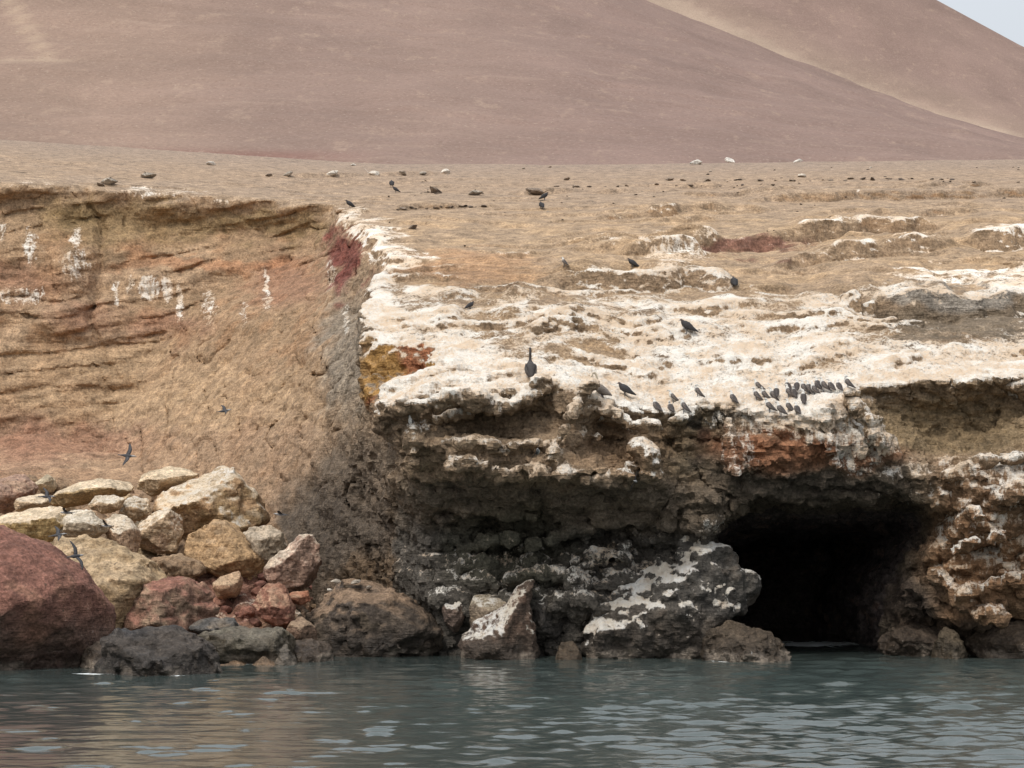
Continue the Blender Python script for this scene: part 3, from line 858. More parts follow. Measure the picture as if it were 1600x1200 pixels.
# guano
gfront = sstep(103, 90, y + 4.0 * nA) * sstep(-9, -7.0, x)
gedge = sstep(3.2, 0.6, x - XSIDE(y, np.zeros_like(y)) + 1.2 * nA) * sstep(131, 120, y)
gp = vnoise(x * 0.45, y * 0.28, z * 0 + 9.5) + 0.5 * vnoise(x * 1.3, y * 0.6, z * 0 + 2.5)
G = istop2 * (0.365 + 0.25 * gfront - 0.22 * sstep(0.0, 0.7, gp) + 0.34 * nearl * sstep(145, 110, y)) * np.maximum(gfront, np.maximum(0.9 * gedge, 0.95 * nearl * sstep(-7, -3, x) * sstep(142, 118, y)))
G += istop2 * 0.16 * sstep(86, 80, y)
G += 0.30 * gedge * istop2
sandp = np.maximum(blob(830, 500, 110, 34, 0.4) * 0.8, blob(910, 560, 60, 46, 0.4))
sandp = np.maximum(sandp, blob(760, 440, 150, 20, 0.4) * 0.4)
G -= 0.36 * sandp * istop2 * sstep(0.5, -0.1, nA + nearl)
G -= 0.30 * blob(1480, 500, 140, 44, 0.4) * (y > 86)
# lip of the headland and drips below it
lipz = np.interp(x, _lx, _lz)
below = lipz - z
lipg = sstep(0.75, 0.05, below + 0.35 * nA) * sstep(84, 81.5, y) * sstep(-6, -4.5, x) * sstep(-0.25, 0.15, nz)
G = np.maximum(G, 0.78 * lipg)
# white droppings on steep and ledge faces
def gb(px, py, rx, ry, s, soft=0.5):
    global G
    G = np.maximum(G, s * blob(px, py, rx, ry, soft))
fu = sstep(-0.15, 0.45, nz)
gb(1240, 662, 120, 30, 0.60); gb(1340, 690, 60, 40, 0.58); gb(1160, 700, 20, 40, 0.45); gb(1380, 690, 24, 30, 0.5)
G = np.maximum(G, front * sstep(1420, 1500, wu) * sstep(690, 730, wv) * sstep(940, 880, wv) * (0.28 + 0.34 * sstep(-0.1, 0.5, nz + 0.5 * nB)))
G = np.maximum(G, front * blob(1420, 770, 70, 50) * (0.22 + 0.3 * sstep(0, 0.5, nz + 0.4 * nB)))
G = np.maximum(G, front * (y < 84.5) * sstep(1120, 1080, wu) * sstep(840, 880, wv) * sstep(985, 960, wv) * (0.5 * sstep(0.15, 0.75, nz + 0.35 * nA)))
gb(965, 868, 45, 16, 0.5); gb(1125, 815, 22, 20, 0.5); gb(800, 862, 30, 12, 0.40)
# droppings under roosts on the bay wall
for px, py, rx, ry, s in [(48, 385, 16, 26, .52), (118, 372, 14, 16, .55), (118, 412, 36, 24, .48), (3, 362, 8, 16, .55), (30, 462, 60, 14, .46),
                          (182, 455, 8, 22, .55), (203, 447, 8, 14, .58), (235, 450, 26, 20, .60), (262, 450, 13, 22, .62), (281, 470, 9, 26, .56),
                          (325, 478, 18, 28, .46), (417, 445, 6, 26, .62), (417, 472, 12, 12, .5), (380, 490, 10, 22, .42), (517, 425, 10, 20, .5), (540, 500, 8, 22, .5),
                          (220, 300, 50, 8, .45), (345, 316, 30, 5, .5), (280, 300, 90, 6, .38), (60, 285, 60, 5, .36)]:
    G = np.maximum(G, (y > 96) * s * (1 - sstep(0.5, 1.4, np.sqrt(((U + 4 * nB - px) / (0.8 * rx)) ** 2 + ((Vp + 3 * nA - py) / (1.25 * ry)) ** 2))))
# grey wall drips
gb(1520, 432, 130, 12, 0.6, 0.4); gb(1590, 440, 20, 22, 0.6); gb(1460, 436, 14, 30, 0.5); gb(1050, 395, 60, 30, 0.5)
_ri = np.nonzero((y < 83.5) & (z > 0.5) & (z < 12.0) & (x > -6.5))[0]
_rd, _rg = ribs(x[_ri], y[_ri], z[_ri], True)
G[_ri] = np.maximum(G[_ri], _rg * (0.28 + 0.80 * sstep(-0.3, 0.4, nz[_ri] + 0.3 * nB[_ri])))
G = np.where(tide > 0.5, G * (1 - tide), G)
G = np.where(cv > 0.5, 0.0, G)
WET = np.maximum(tide * 0.9, 0.0)
FC = (V[Q[:, 0]] + V[Q[:, 2]]) * 0.5


def sub_mesh(name, mask, mat):
    q = Q[mask]
    used = np.zeros(len(V), bool); used[q.ravel()] = True
    remap = np.cumsum(used) - 1
    me = mesh_from(name, V[used], remap[q])
    me.set_sharp_from_angle(angle=math.radians(34))
    attr_col(me, 'col', C[used]); attr_f(me, 'gu', G[used]); attr_f(me, 'wet', WET[used])
    return link(name, me, mat)


FT = zt[Q[:, 0]] - z[Q[:, 0]]
istal = (z[Q[:, 0]] - tz[Q[:, 0]] < 0.5) & (FC[:, 0] < -5.5) & (FC[:, 1] < 112)
isbay = (FC[:, 1] - (97 + 0 * FC[:, 0]) > 0) & (FC[:, 0] < np.interp(FC[:, 1], [97, 113, 127, 135], [-8.8, -9.8, -11.6, -13])) & ~istal & (FT > 0.8)
isplat = (FT < 0.9) & (FC[:, 1] > np.interp(FC[:, 0], [-8, 2, 15, 25], [104, 102, 98, 94])) & ~istal & ~isbay
ishead = ~(istal | isbay | isplat)
TERR = []
for nm, mk in (('headland_cliff', ishead), ('bay_cliff', isbay), ('rubble_slope', istal), ('desert_slope', isplat)):
    o = sub_mesh(nm, mk, MAT_SLOPE if nm == 'desert_slope' else (MAT_BAY if nm == 'bay_cliff' else MAT_CLIFF)); tag(o, kind='structure'); TERR.append(o)
TERR[0]['label'] = 'guano-whitened rocky headland with overhanging ledges and a dark sea cave'
TERR[1]['label'] = 'tall layered ochre cliff at the back of the bay, left'
TERR[2]['label'] = 'reddish rubble slope under the boulders at the foot of the bay cliff'
TERR[3]['label'] = 'tan desert slope with thin rock ledges above the headland'
print('terrain objects', time.time() - _t0)

# ------------------------------------------------------------------ far slope and mountains
def grid_mesh(name, xs, ys, zf, colf, mat, kind='structure', label=None):
    X, Y = np.meshgrid(np.asarray(xs, f32), np.asarray(ys, f32), indexing='ij')
    Zg, Cg, Gg = zf(X.ravel(), Y.ravel()), None, None
    v = np.stack([X.ravel(), Y.ravel(), Zg], 1)
    nx, ny = len(xs), len(ys)
    i, j = np.meshgrid(np.arange(nx - 1), np.arange(ny - 1), indexing='ij')
    a = (i * ny + j).ravel()
    q = np.stack([a, a + ny, a + ny + 1, a + 1], 1)
    me = mesh_from(name, v, q)
    c, g = colf(v[:, 0].astype(f32), v[:, 1].astype(f32), v[:, 2].astype(f32))
    attr_col(me, 'col', c); attr_f(me, 'gu', g); attr_f(me, 'wet', np.zeros(len(v)))
    o = link(name, me, mat)
    tag(o, label=label, kind=kind)
    return o


def far_z(X, Y):
    f = 0.28 * (0.11 * ridged(X * 2.6, Y * 2.6, ztop(X, Y) * 3.0, 2))
    return ztop(X, Y) + f - 0.02 * sstep(135.0, 133.5, Y)


def far_c(X, Y, Z):
    n = fbm(X * 0.5, Y * 0.5, Z * 0.6, 4)
    zt_, nr = ztop(X, Y, True)
    c = np.tile(C3(0.315, 0.222, 0.148), (len(X), 1))
    c = mixto(c, sstep(-0.1, 0.6, n) * 0.4, (0.28, 0.208, 0.150))
    c = mixto(c, sstep(135, 175, Y) * 0.55, (0.255, 0.195, 0.158))
    return c, 0.16 * nr + 0.22 * nr * sstep(150, 136, Y) + 0.05


tag(grid_mesh('desert_slope', np.linspace(-75, 75, 480), np.concatenate([np.linspace(134.2, 190, 140), np.linspace(190.5, 300, 40)]), far_z, far_c, MAT_SLOPE),
    label='far part of the tan desert slope at the foot of the mountain', kind='structure')

M1X = [-400, -250, -150, -60, 0, 36, 70, 101.6, 125, 180, 250, 400, 600]
M1Z = [160, 168, 170, 162, 150, 137.5, 121.8, 109.5, 102.8, 90, 78, 62, 50]
_mx = np.linspace(-400, 600, 1000); _mz = np.convolve(np.pad(np.interp(_mx, M1X, M1Z), 25, 'edge'), np.ones(51) / 51, 'valid')


def m1_z(X, Y):
    zr = np.interp(X * 500.0 / 500.0, _mx, _mz)
    t = (Y - 235) / 265.0
    g = np.where(t < 1, 0.80 * t + 0.20 * t * t, 1 - 1.2 * (t - 1))
    z = 42.0 + (zr - 42.0) * g
    z = z + 2.2 * fbm(X * 0.012, Y * 0.012, X * 0, 3) * sstep(0, 0.3, t) * (1 - sstep(0.8, 0.95, t)) + 0.55 * fbm(X * 0.12, Y * 0.05, X * 0 + 3, 3) + 0.35 * fbm(X * 0.05, Y * 0.3, X * 0 + 8, 2)
    return z.astype(f32)


def m1_c(X, Y, Z):
    n = fbm(X * 0.01, Y * 0.01, Z * 0.02, 4)
    u = 800 + FPX * X / Y; v = HZ - FPX * (Z - CAMH) / Y
    c = np.tile(C3(0.240, 0.168, 0.138), (len(X), 1))
    c = mixto(c, sstep(-0.1, 0.7, n) * 0.5, (0.262, 0.185, 0.145))
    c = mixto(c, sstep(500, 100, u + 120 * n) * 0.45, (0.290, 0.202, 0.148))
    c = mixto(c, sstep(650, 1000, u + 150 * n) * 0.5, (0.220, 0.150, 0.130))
    c = mixto(c, sstep(20, 4, np.abs(v - 247 - 0.012 * (u - 300))) * sstep(640, 420, u) * 0.6, (0.215, 0.105, 0.085))
    # old track on the left
    c = mixto(c, sstep(18, 5, np.abs(u - (20 + 0.62 * v) - 6 * n)) * sstep(110, 80, v) * 0.5, (0.42, 0.315, 0.225))
    c = mixto(c, sstep(3.5, 1, np.abs(v - 95 - 3 * n)) * sstep(150, 90, u) * 0.4, (0.43, 0.33, 0.24))
    c = mixto(c, sstep(3, 0.8, np.abs(v - (160 + 0.10 * (u - 500)))) * sstep(480, 560, u) * sstep(1000, 800, u) * 0.25, (0.22, 0.14, 0.115))
    return c, np.zeros(len(X))


grid_mesh('mountain', np.linspace(-340, 420, 300), np.linspace(236, 560, 170), m1_z, m1_c, MAT_DESERT, label='smooth reddish brown desert mountain filling the background')
M2X = [-600, -200, 0, 100, 150, 186, 225, 300, 400, 600, 900]
M2Z = [280, 290, 288, 278, 263, 245, 223.8, 190, 155, 100, 60]


def m2_z(X, Y):
    zr = np.interp(X, M2X, M2Z)
    t = (Y - 520) / 380.0
    g = np.where(t < 1, 0.55 * t + 0.45 * t * t, 1 - 0.9 * (t - 1))
    return (40 + (zr - 40) * g + 5 * fbm(X * 0.008, Y * 0.008, X * 0 + 5, 4) * sstep(0.05, 0.3, t) * (1 - sstep(0.8, 0.97, t))).astype(f32)


def m2_c(X, Y, Z):
    n = fbm(X * 0.008, Y * 0.008, Z * 0.02, 4)
    u = 800 + FPX * X / Y; v = HZ - FPX * (Z - CAMH) / Y
    c = np.tile(C3(0.245, 0.170, 0.142), (len(X), 1))
    rid = np.interp(u, [1000, 1030, 1250, 1450, 1600, 1700], [-10, 0, 100, 180, 222, 245])
    dd = rid - v
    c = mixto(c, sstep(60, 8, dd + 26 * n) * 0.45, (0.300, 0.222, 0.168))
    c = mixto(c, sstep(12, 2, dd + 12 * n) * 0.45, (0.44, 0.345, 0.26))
    return c, np.zeros(len(X))


grid_mesh('mountain', np.linspace(-300, 700, 200), np.linspace(521, 1150, 130), m2_z, m2_c, MAT_DESERT, label='second mountain with a pale tan gully, upper right below the sky')

# ------------------------------------------------------------------ water
def water_material():
    m = bpy.data.materials.new('sea_water'); m.use_nodes = True
    nt = m.node_tree; bs = nt.nodes['Principled BSDF']
    bs.inputs['Base Color'].default_value = (0.052, 0.068, 0.064, 1)
    bs.inputs['Roughness'].default_value = 0.06
    bs.inputs['IOR'].default_value = 1.333
    geo = nt.nodes.new('ShaderNodeNewGeometry'); pos = geo.outputs['Position']
    foam = N(nt, 'ShaderNodeAttribute', attribute_name='foam').outputs['Fac']
    fn = tex_noise(nt, pos, 2.4, 7, 0.7, (1, 0.6, 1))
    fm = maprange(nt, math_n(nt, 'ADD', foam, math_n(nt, 'MULTIPLY', math_n(nt, 'SUBTRACT', fn, 0.5), 1.6)), 0.55, 0.75, 0, 1, True)
    nt.links.new(mixcol(nt, fm, (0.052, 0.068, 0.064), (0.75, 0.79, 0.79)), bs.inputs['Base Color'])
    nt.links.new(maprange(nt, fm, 0, 1, 0.035, 0.7), bs.inputs['Roughness'])
    w1 = tex_noise(nt, pos, 2.2, 4, 0.6, (0.75, 1.25, 1))
    w2 = tex_noise(nt, pos, 8.0, 3, 0.6, (0.9, 1.1, 1))
    h = math_n(nt, 'ADD', math_n(nt, 'MULTIPLY', w1, 1.0), math_n(nt, 'MULTIPLY', w2, 0.45))
    b = nt.nodes.new('ShaderNodeBump'); b.inputs['Strength'].default_value = 1.0; b.inputs['Distance'].default_value = 0.032
    rip = N(nt, 'ShaderNodeAttribute', attribute_name='rip').outputs['Fac']
    nt.links.new(math_n(nt, 'MULTIPLY', h, rip), b.inputs['Height']); nt.links.new(b.outputs[0], bs.inputs['Normal'])
    return m


def build_water():
    ys = np.concatenate([np.linspace(-400, 20, 24), np.arange(21, 36, 0.5), np.arange(36, 62, 0.09), np.arange(62, 90, 0.15), np.arange(90, 125, 0.5)])
    xs = np.concatenate([np.linspace(-400, -45, 16), np.arange(-44, -27, 0.6), np.arange(-26, 26, 0.14), np.arange(27, 44, 0.6), np.linspace(45, 400, 16)])
    X, Y = np.meshgrid(xs, ys, indexing='ij'); X = X.ravel(); Y = Y.ravel()
    r = np.random.RandomState(3)
    Zw = np.zeros_like(X)
    for k in range(60):
        lam = 0.36 * (3.2 / 0.36) ** r.rand()
        th = math.radians(-84 + r.randn() * 42)
        a = 0.040 * lam / (2 * math.pi) * (0.6 + 0.8 * r.rand()) * min(1.0, (1.6 / lam) ** 0.5)
        kx, ky = math.cos(th) * 2 * math.pi / lam, math.sin(th) * 2 * math.pi / lam
        ph = kx * X + ky * Y + r.rand() * 6.28
        Zw += a * (np.sin(ph) + 0.2 * np.cos(2 * ph))
    gust = 0.80 + 0.45 * fbm((X * 0.05).astype(f32), (Y * 0.08).astype(f32), np.zeros(len(X), f32), 3)
    shelter = np.interp(Y, [40, 66, 76, 84, 100], [1.0, 0.9, 0.55, 0.4, 0.7])
    u_ = 800 + FPX * X / np.maximum(Y, 10)
    rip = np.interp(u_ + 130 * (gust - 0.8) / 0.3 - 3.0 * (Y - 55), [100, 600, 1000, 1500], [0.26, 0.36, 0.50, 0.55]) * np.clip(gust + 0.15, 0.5, 1.3) * shelter
    Zw *= rip
    th = -1.45; dn = np.interp(u_ - 4 * (Y - 55), [0, 700, 1100, 1600], [0.40, 0.20, -0.35, -0.8])
    gm = vnoise((X * 0.95 + 50).astype(f32), (Y * 1.0).astype(f32), np.zeros(len(X), f32)) + 0.5 * vnoise((X * 1.3).astype(f32), (Y * 2.1).astype(f32), np.zeros(len(X), f32) + 7)
    gm = sstep(0.0, 0.35, gm - dn) * shelter
    for q_ in range(14):
        lam = 0.38 * (1.15 / 0.38) ** r.rand(); tt = -1.5 + 0.55 * r.randn(); p0 = r.rand() * 6.28
        k_ = 2 * math.pi / lam
        Zw += gm * 0.052 * lam / (2 * math.pi) * np.sin(k_ * (math.cos(tt) * X + math.sin(tt) * Y) + p0)
    near = (Y > 33) & (Y < 115)
    Zw = np.where(near, Zw, Zw * 0.3)
    nx, ny = len(xs), len(ys)
    i, j = np.meshgrid(np.arange(nx - 1), np.arange(ny - 1), indexing='ij')
    a = (i * ny + j).ravel()
    q = np.stack([a, a + ny, a + ny + 1, a + 1], 1)
    me = mesh_from('sea', np.stack([X, Y, Zw], 1), q)
    fo = np.zeros_like(X)
    fo += 1.0 * np.exp(-((X - 13.4) / 2.8) ** 2 - ((Y - 91.5 - 0.6 * np.sin(X * 1.3)) / 3.2) ** 2)
    fo += 0.40 * np.exp(-((X - 15.5) / 2.0) ** 2 - ((Y - 103.5) / 0.9) ** 2)
    fo += 0.33 * np.exp(-((X + 16.2) / 3.0) ** 2 - ((Y - 70.2) / 0.5) ** 2)
    fo += 0.30 * np.exp(-((X + 10.0) / 3.0) ** 2 - ((Y - 69.3) / 0.4) ** 2)
    fo += 0.22 * np.exp(-((X - 3) / 8.0) ** 2 - ((Y - 79.0) / 0.5) ** 2) + 0.22 * np.exp(-((X - 16) / 4.0) ** 2 - ((Y - 82) / 0.5) ** 2)
    ix = np.nonzero((Y > 68) & (Y < 112) & (np.abs(X) < 30))[0]
    xi, yi = X[ix].astype(f32), Y[ix].astype(f32)
    dist = np.maximum(terrain(xi, yi, np.full(len(ix), 0.05, f32)), 0)
    for bx, by, ba, bd in SHORE:
        dist = np.minimum(dist, np.maximum((np.sqrt(((xi - bx) / ba) ** 2 + ((yi - by) / bd) ** 2) - 1) * min(ba, bd), 0))
    fo[ix] += 0.62 * np.exp(-dist / 0.34) * sstep(-0.1, 0.6, vnoise(xi * 0.7, yi * 0.7, xi * 0 + 1.5))
    attr_f(me, 'foam', fo); attr_f(me, 'rip', rip)
    o = link('sea', me, water_material()); tag(o, label='dark green rippled sea in front of the cliffs', kind='structure')
    return o


# ------------------------------------------------------------------ boulders
def terrain_any(X, Y, Z):
    d = terrain(X, np.minimum(Y, 135.0), Z)
    return np.where(Y > 134.5, Z - ztop(X, Y), d)


def hit(px, py, y0=73.0, y1=230.0):
    """first point of the land seen at a photo pixel"""
    ys = np.arange(y0, y1, 0.06).astype(f32)
    X, Yy, Zz = at(px, py, ys)
    d = terrain_any(X.astype(f32), ys, Zz.astype(f32))
    i = int(np.argmax(d < 0))
    if not (d < 0).any():
        i = len(ys) - 1
    return float(X[i]), float(ys[i]), float(Zz[i])


CREAM = (0.52, 0.375, 0.235); TAN = (0.42, 0.268, 0.150); RED = (0.215, 0.102, 0.075); BRN = (0.165, 0.110, 0.075)
DARK = (0.085, 0.075, 0.066); BLACK = (0.040, 0.040, 0.043); PINK = (0.36, 0.235, 0.175); GREY = (0.24, 0.20, 0.165)


def boulder(label, poly, Y, D, base, top=None, gu=0.0, planes=None, seed=0, shore=False, rough=1.0, layered=0.0, second=None, lean=0.0, name='boulder', cat='boulder'):
    r = np.random.RandomState(seed + 100)
    P = np.array([[at(a, b, Y)[0], at(a, b, Y)[2]] for a, b in poly], float)
    if shore:
        low = P[:, 1] < 0.55
        P[low, 1] -= 0.9
    c = (P.min(0) + P.max(0)) / 2
    a, b = (P.max(0) - P.min(0)) / 2
    m = min(a, b)
    size = max(a, b)
    LP = (P - c) * 1.07
    if planes is None:
        planes = []
        for k in range(4):
            th = r.uniform(-2.6, 2.6)
            n = np.array([math.sin(th) * 0.75, -0.75, math.cos(th) * 0.65 + 0.15])
            planes.append((n[0], n[1], n[2], r.uniform(0.50, 0.78)))
        planes.append((0.1 * r.randn(), -0.55, 0.8, r.uniform(0.40, 0.6)))
    off = r.rand(3) * 40
    planes = list(planes)
    for k in range(14):          # broken corners
        n = r.randn(3); n[1] = -abs(n[1]) if k < 6 else n[1]
        planes.append((n[0], n[1] * 0.8, n[2], r.uniform(0.84, 1.12) - 0.18))

    def fn(X, Yy, Z):
        Zs = Z
        Ys = Yy - lean * Z
        wx = X + 0.07 * size * vnoise(X * 1.6 / size + off[0], Ys * 1.6 / size, Z * 1.6 / size)
        f = poly_sdf(wx, Zs, LP) + 0.6 * m * (np.abs(Ys) / D) ** 2.2
        f = smax(f, np.abs(Ys) - D, 0.1 * m)
        for nx_, ny_, nz_, t in planes:  # flat broken faces
            l = math.sqrt(nx_ * nx_ + ny_ * ny_ + nz_ * nz_)
            f = smax(f, ((nx_ * X / a + ny_ * Ys / D + nz_ * Z / b) / l - t - 0.20) * m, 0.010 * m)
        s = 1.3 / max(size, 0.5)
        f = f - 0.03 * size + 0.022 * size * rough * vnoise(X * 2 * s + off[0], Yy * 2 * s, Z * 2 * s + off[2])
        f = f + 0.035 * size * rough * ridged(X * 3.3 * s + off[1], Yy * 3.3 * s, Z * 3.3 * s, 3)
        if layered:
            f = f + layered * vnoise(X * 0.7 + off[1], Yy * 0.7, (Z + 0.25 * X) * 4.5)
        return (f * 0.85).astype(f32)

    h = min(max(size / 30.0, 0.05), 0.085)
    g = 3 * h + 0.17 * size
    ext = D * 1.1 + abs(lean) * b
    v, q = surface_nets(fn, (-a - g, -ext - g, -b - g), (a + g, ext + g, b + g), h, B=8, C=4, margin=0.6)
    nr = vert_normals(v, q)
    wx, wy, wz = v[:, 0] + c[0], v[:, 1] + Y, v[:, 2] + c[1]
    wx, wy, wz = wx.astype(f32), wy.astype(f32), wz.astype(f32)
    v = v + nr * (0.045 * fbm(wx * 3.5, wy * 3.5, wz * 4.0, 3) * rough)[:, None] * min(1, size)
    na = fbm(wx * 0.9, wy * 0.9, wz * 0.9, 3); nb_ = fbm(wx * 2.6, wy * 2.6, wz * 2.6, 2)
    cc = np.tile(C3(*base), (len(v), 1))
    if second:
        cc = mixto(cc, sstep(-0.1, 0.5, na + 0.3 * nb_) * 0.85, second)
    if top:
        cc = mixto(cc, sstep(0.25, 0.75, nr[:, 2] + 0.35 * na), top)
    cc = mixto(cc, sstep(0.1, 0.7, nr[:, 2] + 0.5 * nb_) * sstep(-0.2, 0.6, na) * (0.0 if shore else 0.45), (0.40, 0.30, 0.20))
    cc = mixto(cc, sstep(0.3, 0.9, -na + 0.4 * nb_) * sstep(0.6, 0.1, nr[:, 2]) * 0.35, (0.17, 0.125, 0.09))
    cc = cc * (1 + 0.16 * nb_)[:, None]
    tide_ = sstep(1.15, 0.35, wz + 0.35 * na) if shore else np.zeros(len(v))
    if shore:
        cc = mixto(cc, sstep(2.5, 0.9, wz + 0.7 * na) * 0.65, (0.085, 0.066, 0.050))
        cc = cc * (1 - 0.45 * tide_)[:, None]
        cc = mixto(cc, sstep(0.42, 0.2, wz + 0.15 * nb_) * sstep(-0.3, 0.4, na) * 0.55, (0.30, 0.25, 0.20))
    G_ = gu * sstep(0.15, 0.75, nr[:, 2] + 0.4 * na) * (1 - tide_)
    me = mesh_from(name, v - np.array([0, 0, -b]), q)
    me.set_sharp_from_angle(angle=math.radians(26))
    attr_col(me, 'col', cc); attr_f(me, 'gu', G_); attr_f(me, 'wet', tide_ * 0.9)
    o = link(name, me, MAT_BOULDER)
    o.location = (c[0], Y, c[1] - b)
    tag(o, label, cat)
    if shore:
        SHORE.append((c[0], Y, a * 1.02, D * 0.9))
    return o


